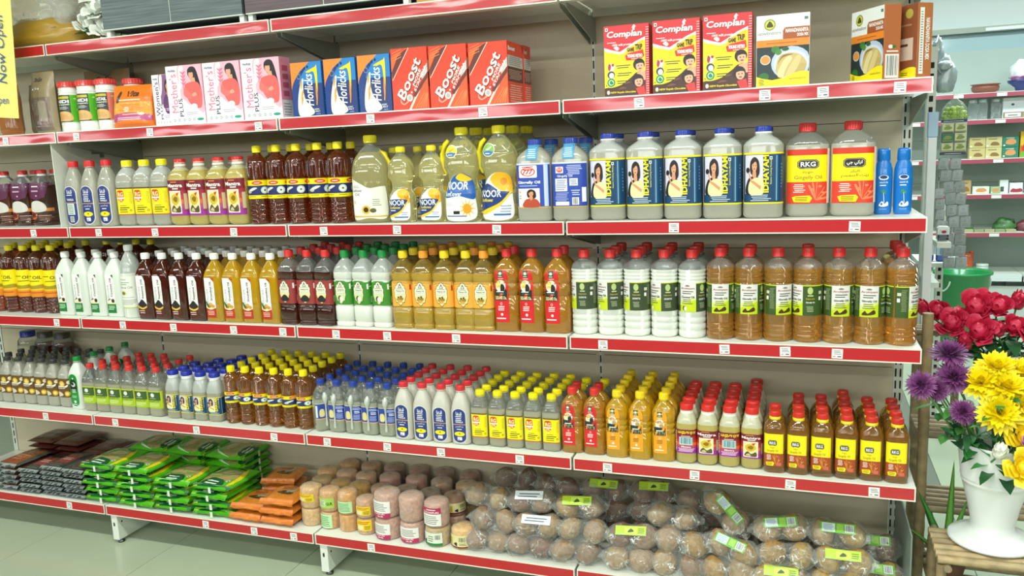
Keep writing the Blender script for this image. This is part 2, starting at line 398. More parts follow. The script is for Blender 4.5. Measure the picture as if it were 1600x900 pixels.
# ------------------------------------------------------------------ bottle kinds
W_='#f5f4ee'; K_='#16140f'; Y_='#f7e400'; R_='#d61f26'; NV='#1d2f86'; TE='#0f3f66'; GR='#16812e'; LG='#b9d21f'; OR='#f08a1c'; MA='#7d1230'; SK='#d9966c'
def bprof(h,w,d,r,sh,nk,nr,p=2,bt=.008,ribs=(),top=None,waist=None):
    a,b=w/2,d/2; P=[(0,a-bt,b-bt,r*.8),(bt*.35,a-bt*.35,b-bt*.35,r),(bt,a,b,r)]
    zs=sorted(ribs); z1=sh*h
    for q in zs:
        z=q*h
        if bt+.004<z<z1-.003: P+= [(z-.0035,a,b,r),(z,a-.0032,b-.0032,r),(z+.0035,a,b,r)]
    if waist:
        for i in range(9):
            t=i/8; z=(waist[0]+(waist[1]-waist[0])*t)*h; q=waist[2]*math.sin(PI*t)
            P.append((z,a-q,b-q*.6,r))
    P.append((z1,a,b,r)); n=8
    for i in range(1,n+1):
        t=i/n; k=1-t**p; z=z1+(nk*h-z1)*t
        P.append((z,nr+(a-nr)*k,nr+(b-nr)*k,r+(nr-r)*t if t>.3 else r))
    zt=top if top else h-.012
    P+= [(nk*h+.003,nr,nr,nr),(nk*h+.0035,nr+.002,nr+.002,nr+.002),(nk*h+.006,nr+.002,nr+.002,nr+.002),(nk*h+.0065,nr-.001,nr-.001,nr),(max(zt,nk*h+.008),nr-.001,nr-.001,nr)]
    P=[q for i,q in enumerate(P) if i==0 or q[0]>P[i-1][0]-1e-9]
    return P
def capmesh(z0,z1,r,col,collar=None,dome=0):
    mb=MB(); m=M(col,.32,0,.3); zz=z0
    if collar:
        zc=z0+(z1-z0)*.36; mb.lathe([(0,z0),(r*1.0,z0),(r*1.02,z0+.001),(r*1.02,zc),(r*.9,zc)],M(collar,.35,0,.2),24); zz=zc
    mb.lathe([(0,zz),(r,zz),(r*1.01,zz+.0015),(r*.985,zz+.003),(r*.985,z1-.003),(r*.93,z1-.0008),(r*.6,z1+dome),(0,z1+dome)],m,24)
    for i in range(0,24):   # grip ribs
        t=2*PI*(i+.5)/24; c,s=math.cos(t),math.sin(t); q=.0011; R0,R1=r*.97,r*1.02
        mb.add([(c*R0-s*q,s*R0+c*q,zz+.004),(c*R1,s*R1,zz+.004),(c*R0+s*q,s*R0-c*q,zz+.004),(c*R0-s*q,s*R0+c*q,z1-.004),(c*R1,s*R1,z1-.004),(c*R0+s*q,s*R0-c*q,z1-.004)],[(1,0,3,4),(2,1,4,5)],m)
    return mb.build('cap')
K={}
def kind(key,name,cat,desc,group,prof,fill,liq,air,cap,label=None,art=None,parts=(),coat=.2):
    """label=(z0,z1,width,s0)"""
    mb=MB(); mb.loft(prof,lambda z: liq if z<fill else air,7)
    ps=[('body',mb.build('body'),None),('cap',cap,None)]
    if label:
        z0,z1,W,s0=label; m=art_mesh('label',art,W,z1-z0,wrap(prof,z0,s0),.004,.012,coat=coat); ps.append(('label',m,None))
    ps+=list(parts); K[key]=dict(name=name,cat=cat,desc=desc,group=group,ps=ps)
REG=[]
def put(key,x,y,L,row=0,rz=0):
    k=K[key]; o=empty(k['name'],(x,y,Z[L]+.0003),rz); o['category']=k['cat']; o['group']=k['group']
    for n,me,lab in k['ps']: link(n,me,o,label=lab)
    REG.append((key,L,row,x,o)); return o
jr=random.Random(11)
def col(key,L,xs,y0,dy=0,counts=None,jit=.0015,rot=.03,rots=None,row0=0):
    for i,x in enumerate(xs):
        n=counts[i] if isinstance(counts,(list,tuple)) else (counts or 1)
        for k in range(n):
            a=rots[i] if rots and k==0 else jr.uniform(-rot,rot)
            put(key,x+(jr.uniform(-jit,jit) if k else 0),y0+k*dy,L,row0+k,a)
ORD=['first','second','third','fourth','fifth','sixth','seventh','eighth','ninth','tenth','eleventh','twelfth']
def name_all():
    g={}
    for key,L,row,x,o in REG: g.setdefault((key,L),{}).setdefault(row,[]).append((x,o))
    for (key,L),rows in g.items():
        for row,l in rows.items():
            l.sort(key=lambda t:t[0])
            for i,(x,o) in enumerate(l):
                s=K[key]['desc']
                if len(rows)>1: s+=', '+('front' if row==0 else ORD[row])+' row'
                if len(l)>1: s+=', '+('leftmost' if i==0 else 'rightmost' if i==len(l)-1 else ORD[i]+' from left')
                o['label']=s
# drawings that return on several packs
def lady(u0,v0,u1,v1,top,bg=None,hair='#2a1a14'):
    w,h=u1-u0,v1-v0; X=lambda a:u0+a*w; Yv=lambda b:v0+b*h; L=[]
    if bg: L.append(('r',u0,v0,u1,v1,bg))
    L+= [('s',[(X(.3),Yv(.55)),(X(.28),Yv(.85)),(X(.5),Yv(.98)),(X(.74),Yv(.86)),(X(.78),Yv(.55)),(X(.6),Yv(.45))],hair),
      ('p',[(X(.42),Yv(.62)),(X(.58),Yv(.62)),(X(.62),Yv(.4)),(X(.36),Yv(.4))],SK),
      ('s',[(X(.05),Yv(0)),(X(.14),Yv(.36)),(X(.4),Yv(.47)),(X(.62),Yv(.47)),(X(.88),Yv(.36)),(X(.97),Yv(0))],top),
      ('s',[(X(.42),Yv(.46)),(X(.5),Yv(.36)),(X(.6),Yv(.46)),(X(.5),Yv(.5))],SK),
      ('e',X(.5),Yv(.74),w*.135,h*.15,'#e0a27a'),
      ('s',[(X(.36),Yv(.78)),(X(.38),Yv(.9)),(X(.52),Yv(.95)),(X(.66),Yv(.86)),(X(.65),Yv(.78)),(X(.55),Yv(.86))],hair),
      ('e',X(.445),Yv(.755),w*.022,h*.012,K_),('e',X(.555),Yv(.755),w*.022,h*.012,K_),('e',X(.5),Yv(.665),w*.05,h*.014,'#b03030')]
    return L
AR_RKG='\uFEF2\uFE9F \uFEF2\uFEDB\uFEAD\uFE8D'; AR_VIR='\uFEAE\uFEDC\uFE92\uFEDF\uFE8D'; AR_SES='\uFEE2\uFEB4\uFEE4\uFEB4\uFEDF\uFE8D \uFE96\uFEF3\uFEAF'; AR_OV='\uFE8E\uFED4\uFEE8\uFED7'; AR_OIL='\uFE96\uFEF3\uFEAF'
def pill(u0,v0,u1,v1,col,n=10,asp=1.0):
    cu=(u0+u1)/2; ru=(u1-u0)/2; rv=ru*asp; P=[]
    for i in range(n+1): t=PI*i/n; P.append((cu+ru*math.cos(t),v1-rv+rv*math.sin(t)))
    for i in range(n+1): t=PI+PI*i/n; P.append((cu+ru*math.cos(t),v0+rv+rv*math.sin(t)))
    return ('p',P,col)
A_OVAL=[pill(0,0,1,1,'#dcdccf',10,.38),pill(.06,.02,.94,.98,'#26357c',10,.37),('t',AR_OV,.3,.80,.7,.9,W_,0,.02),('b',.22,.745,.78,.79,1,W_),
  ('b',.25,.64,.75,.74,2,W_),('t','VANILA',.24,.585,.78,.635,W_,0,.02),('r',.06,.53,.94,.55,'#d9a15a'),('t',AR_SES,.24,.44,.78,.51,W_,0,.015),('b',.3,.38,.7,.43,1,W_),
  ('e',.5,.27,.36,.065,Y_),('e',.5,.28,.07,.02,'#7a8a1c'),('r',.34,.09,.66,.18,W_),('r',.36,.1,.5,.13,'#9aa4c8')]
A_OVALB=A_OVAL[:3]+[('b',.22,.745,.78,.79,1,W_),('t','VANILA',.24,.62,.78,.68,W_,0,.02),('r',.06,.56,.94,.575,'#d9a15a'),('r',.22,.26,.78,.55,'#d9e2d4'),('b',.25,.28,.75,.53,6,'#7c8a86'),('r',.34,.07,.66,.22,W_),('k',.36,.08,.64,.21,K_)]
def a_rg():
    return [('r',0,0,1,1,Y_),('r',0,.95,1,1,'#5a3a20'),('r',0,-.035,1,.0,'#c9481e'),('s',[(.14,.86),(.32,.90),(.5,.86),(.52,.62),(.46,.5),(.33,.46),(.2,.5),(.12,.62)],'#e0401c'),
     ('t','RG',.17,.66,.49,.83,'#fbf3a0',0,.03),('r',.1,.58,.56,.635,W_),('t','OIL',.2,.49,.46,.575,'#fbf3a0',0,.03),('p',[(.33,.44),(.24,.36),(.42,.36)],'#f9e89a'),('b',.2,.29,.62,.35,1,'#a08a10'),
     ('b',.14,.13,.8,.28,2,'#2b2a12'),('b',.2,.05,.7,.12,1,'#6d6410'),('e',.84,.14,.05,.04,'#3a3a1c'),('e',.84,.14,.03,.022,Y_),('b',.8,.4,.95,.85,9,'#c9ba0c')]
def a_man(back=False):
    L=[('r',0,0,1,1,'#c2321f'),('r',0,.72,1,1,'#7c1526'),('r',0,.58,1,.72,'#a5231f'),('r',0,.34,1,.46,'#e06a22'),('r',0,.22,1,.34,'#b8456a'),('r',0,0,1,.22,'#9c2f96')]
    if not back:
        L+= [('b',.28,.925,.62,.975,1,'#f0a43a'),('t','Mantra',.12,.80,.84,.905,W_,0,.03),('r',.36,.745,.64,.775,W_),('r',.2,.06,.74,.70,W_),('r',.225,.08,.715,.68,'#e9dfa2'),
          ('s',[(.28,.5),(.4,.6),(.6,.56),(.66,.42),(.5,.3),(.34,.34)],'#d8b520'),('s',[(.36,.46),(.48,.54),(.58,.48),(.5,.38)],'#8a6a10'),('p',[(.5,.62),(.66,.66),(.58,.55)],'#d61f26'),
          ('s',[(.25,.14),(.36,.3),(.5,.2),(.66,.28),(.68,.1),(.4,.1)],'#5c4a2a'),('s',[(.3,.14),(.4,.22),(.48,.12)],'#c8bf8c'),('r',.84,.12,.98,.66,'#8f2f5c'),('r',.86,.18,.99,.62,'#c9b48e')]
    else:
        L+= [('t','மநதரா',.2,.79,.9,.93,'#f5d51e',0,.03),('b',.3,.70,.78,.75,1,W_),('r',.26,.36,.76,.68,'#b8e0e4'),('k',.3,.4,.72,.66,'#27404e'),('t','Mantra',.34,.24,.7,.31,W_,0,.02),('b',.2,.06,.86,.22,3,'#f3dcea'),('t','IDHAYAM',.02,.1,.13,.92,W_,90,.03)]
    return L
def a_pet(var=0):
    L=[('r',0,0,1,1,Y_),('r',0,.97,1,1,'#b79a10'),('r',0,.2,1,.70,'#232a63'),('r',0,0,1,.02,'#b79a10')]
    for c in (.2,.52,.84):
        L+= [('e',c,.84,.10,.10,R_),('e',c,.84,.088,.08,'#e84a22'),('b',c-.06,.80,c+.06,.88,1,W_)]
    L+= [('e',.66,.45,.075,.19,'#cfe0d8'),('e',.66,.45,.05,.13,W_),('e',.66,.45,.02,.05,'#4f7a52'),('s',[(.3,.36),(.4,.4),(.52,.56),(.46,.6),(.36,.5)],'#dce3d4'),('e',.36,.36,.045,.06,'#cbbf9a'),
      ('b',.32,.1,.5,.16,1,'#3b3a10'),('b',.58,.1,.76,.16,1,'#3b3a10'),('r',.0,.2,.12,.7,'#8fa2c0'),('e',.9,.45,.06,.16,'#cfe0d8')]
    return L
def a_idh():
    L=[('r',0,0,1,1,TE),('r',0,.965,1,1,Y_),('r',0,0,1,.03,Y_)]
    L+= [('r',.05,.2,.46,.955,'#d8d3e0')]+lady(.06,.2,.47,.93,'#16181c')+[('s',[(.16,.2),(.18,.46),(.44,.5),(.46,.2)],'#e9e6a6'),('e',.12,.66,.045,.055,K_),('p',[(.13,.62),(.15,.62),(.22,.45),(.19,.44)],SK),('p',[(.18,.44),(.24,.46),(.42,.34),(.40,.28)],SK)]
    L+= [('t','IDHAYAM',.455,.22,.585,.95,Y_,90,.035),('t','Sesame Cooking Medium',.61,.38,.66,.86,'#d9d36a',90,.012),('r',.60,.86,.66,.92,W_),('e',.63,.89,.018,.02,GR),
      ('b',.18,.05,.66,.19,4,'#c6dae6'),('r',.72,.06,.80,.94,'#27577c'),('r',.745,.06,.765,.94,'#86b4cc'),('b',.86,.3,.9,.8,8,'#6d92ae')]
    return L
def a_rkg(ar=False, dark=False):
    rb='#a8481c' if dark else '#e2402a'
    L=[('r',0,0,1,1,Y_),('r',0,0,1,.40,rb)]
    if not dark: L.append(('r',0,.89,1,1,'#d63a22'))
    L+= [('p',[(.24,.68),(.3,.64),(.62,.64),(.68,.68),(.68,.77),(.62,.81),(.3,.81),(.24,.77)],'#2a261c'),('p',[(.255,.685),(.31,.65),(.61,.65),(.665,.685),(.665,.765),(.61,.80),(.31,.80),(.255,.765)],'#c9b98a'),
      ('p',[(.265,.69),(.315,.657),(.605,.657),(.655,.69),(.655,.76),(.605,.793),(.315,.793),(.265,.76)],'#2a261c'),('t',AR_RKG if ar else 'RKG',.305,.68,.615,.77,W_,0,.03),('b',.38,.645,.54,.665,1,'#e8e0c8')]
    if ar: L+= [('t',AR_VIR,.38,.545,.56,.60,'#7c5a12',0,.01),('t',AR_SES,.2,.455,.74,.53,'#7c5a12',0,.015)]
    else: L+= [('t','Virgin',.34,.545,.56,.60,'#8a6a14',0,.005),('t','Gingelly Oil',.18,.43,.74,.52,'#8a6a14',0,.005)]
    g='#e08a3a' if dark else '#f08a58'
    for q in range(7):
        a=.1+q*.35; L.append(('s',[(.62,.06),(.62+.26*math.cos(a),.06+.32*abs(math.sin(a))),(.64+.2*math.cos(a),.1+.26*abs(math.sin(a)))],g))
    for q in range(9): L.append(('e',.5+.34*math.cos(q*.7)*.8,.2+.12*math.sin(q*1.3),.035,.022,g))
    L+= [('b',.16,.2,.42,.37,5,'#f6e6dc'),('p',[(.14,.12),(.18,.03),(.50,.02),(.55,.10),(.5,.15),(.2,.14)],Y_),('b',.2,.045,.5,.13,3,'#7a5c10')]
    if dark: L.append(('r',.66,.03,.9,.13,'#d06a50'))
    return L
def a_sesame_tall(kindc):
    blk,txt,band=kindc
    L=[('p',[(0,0),(1,0),(1,.88),(.86,.97),(.7,1),(0,1)],W_),('r',.0,0,1,.24,blk),('t',txt,.52,.42,.72,.9,K_,90,.03),('t','Shuriya',.14,.36,.42,.72,'#8a93a0',90,.0,.3),('b',.78,.5,.86,.8,7,'#8a8a86')]
    return L
def a_coco(): return a_sesame_tall(('#1e7a34','Coconut Oil',0))+[('s',[(.02,.24),(.3,.3),(.7,.29),(1,.24)],'#e8e6b0'),('e',.34,.33,.17,.045,'#6a4a2c'),('e',.42,.3,.2,.05,'#e9e3b8'),('e',.42,.3,.12,.03,'#f8f6e4'),('e',.72,.32,.18,.05,'#4a3424'),('p',[(.74,.98),(.98,.99),(.96,.9)],'#2c3a1c'),('b',.1,.08,.86,.2,3,'#cfe6cc')]
def a_ses(): return a_sesame_tall(('#5a2418','Sesame Oil',0))+[('s',[(.0,.26),(.2,.33),(.5,.4),(.8,.33),(1,.25),(.5,.22)],'#2a2624'),('s',[(.0,.24),(.5,.19),(1,.24),(.98,.2),(.5,.15),(.02,.2)],'#e8c24a'),('p',[(.8,1),(1,.86),(1,1)],'#3a1c14'),('b',.1,.04,.86,.14,2,'#d9c6ba')]
def a_gnut(): return a_sesame_tall(('#b8321c','Groundnut Oil',0))+[('s',[(.0,.26),(.5,.2),(1,.26),(.5,.24)],'#f0e6a0'),('e',.5,.33,.2,.05,'#d9a850'),('e',.74,.29,.2,.04,'#cf9a44'),('e',.34,.28,.2,.035,'#b98030'),('s',[(.04,.42),(.3,.34),(.34,.26),(.14,.3)],'#2c6a24'),('p',[(.66,1),(1,.9),(1,1)],'#c2401c'),('b',.1,.06,.86,.18,3,'#f0cbb8')]
def a_badge(bg,obj,tx):
    B=[(.5,1.0),(.63,.95),(.66,.88),(.78,.85),(.80,.75),(.88,.68),(.85,.55),(.88,.4),(.80,.25),(.78,.15),(.64,.12),(.6,.05),(.5,0),(.4,.05),(.36,.12),(.22,.15),(.20,.25),(.12,.4),(.15,.55),(.12,.68),(.2,.75),(.22,.85),(.34,.88),(.37,.95)]
    B=[(.14+.5*x,y) for x,y in B]; q=.93; I=[(.39+(x-.39)*q,.5+(y-.5)*q) for x,y in B]
    L=[('r',0,0,1,1,bg),('p',B,'#5a4a1c'),('p',I,'#eef0d4'),('p',[(x,min(y,.44)) for x,y in I],'#e9dc9a' if obj!='c' else '#cfe0a0'),
      ('p',[(.39,.93),(.33,.74),(.45,.74)],'#2a2a24'),('p',[(.39,.86),(.355,.76),(.425,.76)],'#eef0d4'),('b',.26,.68,.52,.73,1,'#7a7a66'),('t',tx,.27,.59,.51,.655,'#3a3426',0,.02),('t',AR_SES,.27,.51,.51,.575,'#6a624a'),('r',.24,.465,.54,.475,'#6a624a')]
    if obj=='s': L+= [('s',[(.24,.2),(.32,.34),(.39,.38),(.46,.34),(.54,.2),(.48,.1),(.3,.1)],'#2a2624')]
    if obj=='c': L+= [('e',.36,.26,.07,.12,'#5c3a20'),('e',.41,.24,.07,.12,'#ece6cc'),('e',.41,.24,.045,.085,'#fbfaf0')]
    if obj=='g': L+= [('e',.33,.27,.06,.07,'#b88a34'),('e',.43,.3,.06,.07,'#a87a28'),('e',.38,.2,.07,.06,'#d3a648'),('s',[(.38,.4),(.44,.42),(.42,.32)],'#2c5a24'),('s',[(.3,.36),(.35,.4),(.37,.32)],'#2c5a24')]
    L+= [('t','1',.68,.66,.73,.88,W_ if obj!='g' else '#b03018'),('b',.75,.74,.86,.8,1,W_),('r',.8,.1,.9,.35,W_),('k',.81,.12,.89,.33,K_)]
    return L
def a_amb(c):
    return [('p',[(0,0),(1,0),(1,.84),(.92,.93),(.78,.985),(.5,1),(.22,.985),(.08,.93),(0,.84)],c),('r',.28,.855,.66,.98,'#1a5a2c'),('e',.47,.925,.10,.028,'#d8e6cf'),('b',.33,.86,.61,.885,1,W_),('b',.3,.82,.68,.84,1,W_),('r',.04,.42,.9,.62,'#17301f'),
      ('e',.48,.69,.34,.115,'#f2ead8'),('p',[(.2,.76),(.46,.79),(.46,.66),(.22,.66)],'#e8c81c') if c==R_ else ('e',.44,.72,.18,.05,'#b88a50'),('s',[(.46,.6),(.5,.72),(.66,.72),(.76,.64),(.6,.58)],'#2a2220' if c==R_ else '#c09a60'),
      ('b',.16,.565,.8,.605,1,W_),('b',.2,.51,.76,.56,1,W_),('t','SESAME OIL' if c==R_ else 'GROUNDNUT OIL',.1,.435,.86,.5,'#f0d9a0',0,.03),('e',.48,.355,.07,.024,W_),('e',.48,.355,.05,.017,c),('b',.2,.22,.78,.32,3,W_ if c==R_ else '#7a4a10'),('e',.5,.15,.08,.026,W_),('b',.12,.05,.86,.1,1,W_)]
def a_aro(nut):   # wraps right round: (white panel, dark green panel) twice
    L=[('r',0,0,1,1,'#3f4a33' if nut else '#3a5420'),('r',0,.97,1,1,'#cfe02a')]
    for o in (0,.5):
        L+= [('r',.14+o,.0,.34+o,1,'#e4e2dc'),('p',[(.14+o,0),(.34+o,0),(.34+o,.42),(.24+o,.3),(.14+o,.2)],'#c6d91a'),('p',[(.14+o,.2),(.24+o,.3),(.34+o,.42),(.34+o,.5),(.14+o,.36)],'#dbe38a'),
          ('s',[(.21+o,.89),(.24+o,.93),(.27+o,.89),(.24+o,.87)],'#7a7a70'),('t','Arokiyam',.155+o,.76,.325+o,.845,'#a01c3a',0,.02),('b',.17+o,.6,.31+o,.74,2,'#4a4a44'),('t','Coconut Oil' if nut else 'Gingelly Oil',.165+o,.47,.32+o,.55,'#3a3a1c',0,.03),('b',.17+o,.26,.31+o,.45,3,'#6a7030')]
        if nut: L+= [('e',.2+o,.12,.02,.08,'#5c3a20'),('e',.215+o,.11,.018,.07,W_)]
        else: L+= [('s',[(.17+o,.06),(.2+o,.2),(.23+o,.12),(.29+o,.24),(.3+o,.1)],'#4a2c1c')]
        L+= [('e',.42+o,.82,.03,.12,'#b8c97a'),('b',.385+o,.62,.455+o,.7,1,'#cfd8a0'),('t','Kalpurusha',.375+o,.52,.47+o,.58,'#c9b83a',0,.02),('t','COCONUT OIL' if nut else 'Gingelly Oil',.375+o,.4,.47+o,.46,W_,0,.03),('b',.38+o,.12,.465+o,.32,4,'#a9b48c'),
              ('r',.02+o,.5,.05+o,.62,W_),('r',.02+o,.7,.06+o,.8,'#cfd2c0'),('b',.06+o,.2,.125+o,.9,14,'#8a946e')]
    return L

GREYJ=liquid('#d2d0bf',.45,.25); GREYA=liquid('#e8ece6',.5,.25); MILK=liquid('#d6d2b6',.55,.2)
BROWN=liquid('#a8481c',.85,.06); AMB=liquid('#eaae36',.68,.1); AMB2=liquid('#f2b650',.8,.07); YEL=liquid('#f8c81a',.62,.1); YEL2=liquid('#f8d250',.66,.07); PALE=liquid('#fcf4b4',.78,.05)
CLR=liquid('#eef2ee',.88,.05,1.2); WHT=M('#dde2d8',.28,0,.4); WHTS=M('#dcdfd4',.3,0,.5)
MANO=liquid('#ecd878',.5,.2); DARKB=liquid('#7a3a24',.82,.08); SESB=liquid('#8a3412',.8,.08); RKB=liquid('#c08a34',.75,.08)
RIB=(.08,.12,.16,.2,.25)
# fourth shelf up
p=bprof(.226,.098,.085,.03,.66,.90,.018,2,ribs=(.1,.14,.2))
kind('purple','juice_bottle','bottle','dark red juice bottle, purple shoulder sleeve and white splash','purple-sleeved dark bottles',p,.16,DARKB,CLR,capmesh(.2,.226,.0185,R_,W_),(.012,.178,.17,0),
 [('p',[(.14,.98),(.86,.98),(.74,.62),(.5,.56),(.26,.62)],'#5c2048'),('b',.4,.86,.62,.92,1,W_),('b',.36,.74,.66,.82,1,'#c9a4bc'),('e',.52,.66,.03,.02,'#d8a0b0'),('r',.06,.28,.94,.36,'#d98a3a'),('s',[(.3,.3),(.36,.5),(.55,.54),(.72,.46),(.74,.3),(.5,.26)],'#d9d6cc'),('e',.34,.18,.14,.1,'#c9601c'),('e',.34,.18,.115,.08,'#5a1c14'),('b',.5,.06,.9,.2,3,'#b88a70')])
p=bprof(.253,.079,.066,.024,.52,.88,.017,1.7)
kind('ovalL','oil_flask','bottle','pearl grey flask with tall navy oval label, red cap','grey flasks with navy ovals on the fourth shelf',p,1,GREYJ,GREYJ,capmesh(.226,.253,.0185,R_),(.008,.158,.062,0),A_OVAL)
kind('ovalLb','oil_flask','bottle','pearl grey flask showing its printed back label, red cap','grey flasks with navy ovals on the fourth shelf',p,1,GREYJ,GREYJ,capmesh(.226,.253,.0185,R_),(.008,.158,.062,0),A_OVALB)
p=bprof(.247,.083,.075,.022,.66,.88,.019,2,bt=.012)
kind('rgL','oil_can','bottle','large grey can, yellow label with red shield, yellow cap','large yellow-labelled cans',p,.19,GREYJ,GREYA,capmesh(.222,.247,.019,Y_),(.045,.145,.078,.004),a_rg())
p=bprof(.243,.086,.078,.022,.68,.87,.021,1.7,bt=.014)
kind('manL','oil_can','bottle','pale yellow can with maroon to purple label, red cap','pale cans with maroon labels on the fourth shelf',p,.2,MANO,liquid('#f0ecc4',.4,.3),capmesh(.213,.243,.020,R_,W_),(.036,.166,.092,0),a_man())
p=bprof(.277,.08,.08,.04,.74,.89,.013,2,ribs=(.08,.14,.2,.26),bt=.006)
def loops(p,z0,z1,n=5,w=.006,h=.02):
    mb=MB(); f=wrap(p,0)
    for i in range(n):
        s=(i-(n-1)/2)*.024; pts=[]
        for k in range(9):
            t=PI*k/8; pts.append(f(s+w*math.cos(t)*-1,z0+(z1-z0)*(1-math.sin(t)),.0006))
        mb.tube(pts,.0009,CLR,5)
    return mb.build('moulded_loops')
kind('petL','oil_bottle','bottle','tall brown oil bottle, yellow and navy label, yellow cap','tall brown oil bottles on the fourth shelf',p,.23,BROWN,BROWN,capmesh(.252,.277,.0155,Y_),(.09,.157,.19,0),a_pet(),[('moulded_loops',loops(p,.165,.215),None)])
# jug
p=bprof(.293,.135,.10,.04,.58,.88,.02,1.9,bt=.012)
mb=MB(); mb.tube([(.03,0,.235),(.05,0,.228),(.062,0,.2),(.066,0,.165),(.062,0,.14),(.05,0,.128)],[.008,.009,.0095,.0095,.009,.007],M('#e9d81c',.35,0,.2),10); hd=mb.build('handle')
kind('jug','oil_jug','bottle','clear oil jug with yellow handle and white label','yellow-capped clear oil bottles',p,.24,PALE,CLR,capmesh(.267,.293,.022,Y_),(.02,.145,.128,0),
 [('s',[(0,0),(0,.94),(.1,1),(.3,.9),(.55,.78),(.9,.82),(1,.72),(1,0),(.5,-.02)],'#e9e7d6'),('s',[(.02,.12),(.4,.3),(.62,.62),(.5,.75),(.2,.9),(.02,.86)],'#f6f4ea'),('b',.04,.78,.3,.86,2,'#a0a08e'),('t','Sunflower',.04,.68,.34,.76,'#4a4a40'),('t','Oil',.12,.58,.26,.65,'#4a4a40'),('b',.6,.3,.85,.5,4,'#9a9a88'),('e',.42,.2,.12,.12,'#e0b83a'),('e',.42,.2,.07,.07,'#3a2c18'),('e',.62,.18,.09,.06,'#5a5a30'),('r',.0,0,1,.04,'#cfae4a'),('e',.1,.4,.03,.05,'#d9d28a')],[('handle',hd,'yellow handle')])
p=bprof(.25,.092,.066,.03,.62,.91,.014,2.4,bt=.008,waist=(.36,.6,.012))
NS=[('s',[(0,.05),(.02,.5),(.3,.86),(.6,1),(.92,.9),(1,.55),(.94,.04),(.5,-.02)],W_),('s',[(.45,.82),(.62,.99),(.92,.9),(.99,.55),(.75,.6)],'#f0b51c'),('e',.86,.72,.08,.1,'#d98a12'),('s',[(.0,.1),(.02,.56),(.25,.66),(.9,.62),(.6,.3),(.2,.16)],'#1d3a78'),('s',[(.0,.1),(.2,.16),(.6,.3),(.9,.6),(.95,.6),(.62,.24),(.2,.08)],'#f0c81c'),('t','NOOR',.06,.46,.8,.64,W_,0,.02),('t','Sunflower',.1,.35,.6,.44,'#f5d83a',0,.02),('b',.1,.27,.4,.33,1,W_),('b',.6,.14,.92,.26,2,'#9aa8c4'),('r',.3,.06,.9,.1,'#2a6aa8')]
kind('noorS','oil_bottle','bottle','small waisted clear sunflower oil bottle, yellow cap','yellow-capped clear oil bottles',p,.215,PALE,CLR,capmesh(.23,.25,.0155,Y_),(.01,.112,.082,-.002),NS)
p=bprof(.302,.122,.09,.04,.60,.90,.019,2.2,bt=.01,waist=(.30,.58,.012))
mb=MB(); mb.tube([(-.046,0,.262),(-.060,0,.25),(-.069,0,.22),(-.068,0,.18),(-.056,0,.155)],[.006,.008,.009,.009,.006],M('#efdc14',.35,0,.2),10); hd2=mb.build('handle')
def badge(c1,c2):
    mb=MB(); 
    return art_mesh('shoulder_badge',[('e',.5,.5,.5,.5,W_),('e',.5,.5,.46,.46,c1),('p',[(.08,.36),(.3,.1),(.7,.1),(.92,.36),(.5,.44)],c2),('b',.28,.18,.72,.3,1,W_),('s',[(.3,.55),(.48,.48),(.75,.75),(.48,.62)],W_ if c1!='#f0d81c' else '#b89a10')],.042,.042,wrap(p,.205,-.022),.004,.006,base=.0012)
NLa=[('s',[(0,0),(-.02,.6),(.2,.86),(.55,1),(.92,.86),(1,.5),(.98,0)],'#f3f4f2'),('s',[(-.02,.48),(.2,.84),(.55,1),(.92,.86),(1,.44),(.5,.5)],'#1f5ca8'),('s',[(.4,.9),(.58,1),(.9,.86),(.62,.82)],'#f0c81c'),('t','NOOR',.04,.64,.78,.82,W_,0,.02,.15),('t','Sunflower',.02,.5,.58,.6,W_,0,.02),('e',.74,.22,.13,.11,'#e89a12'),('b',.02,.28,.3,.36,2,'#c6d4b0'),('r',.3,.1,.5,.17,K_),('r',.04,.04,.72,.07,'#6a7a9a')]
for q in range(11):
    t=2*PI*q/11; NLa.insert(5,('s',[(.74+.1*math.cos(t-.2),.22+.09*math.sin(t-.2)),(.74+.27*math.cos(t),.22+.24*math.sin(t)),(.74+.1*math.cos(t+.2),.22+.09*math.sin(t+.2))],'#f7c41c'))
NLb=[('s',[(0,.02),(-.02,.6),(.2,.86),(.55,1),(.92,.9),(1,.5),(.95,0)],W_),('s',[(.3,.84),(.55,1),(.92,.9),(.98,.55),(.6,.62)],'#f2b21c'),('e',.72,.8,.1,.08,'#d98a12'),('s',[(-.02,.14),(-.02,.62),(.2,.76),(.6,.6),(.9,.56),(.6,.34)],'#1d3a78'),('s',[(-.01,.14),(.6,.34),(.9,.56),(.95,.55),(.62,.28),(.1,.08)],'#f0c81c'),('t','NOOR',-.01,.46,.66,.62,W_,0,.02),('t','Sunflower',0,.36,.4,.44,'#f5d83a',0,.02),('b',.6,.12,.95,.3,3,'#9aa8c4'),('r',.4,.06,.92,.1,'#2a6aa8')]
kind('noorLa','oil_bottle','bottle','large sunflower oil bottle, yellow grip, blue and white label','yellow-capped clear oil bottles',p,.265,PALE,CLR,capmesh(.277,.302,.021,Y_),(.012,.156,.108,0),NLa,[('handle',hd2,'yellow handle'),('shoulder_badge',badge('#f0d81c','#2a6ab0'),None)])
kind('noorLb','oil_bottle','bottle','large sunflower oil bottle, yellow grip, navy label, round badge','yellow-capped clear oil bottles',p,.265,PALE,CLR,capmesh(.277,.302,.021,Y_),(.012,.156,.108,0),NLb,[('handle',hd2,'yellow handle'),('shoulder_badge',badge('#7fb24a','#2a6ab0'),None)])
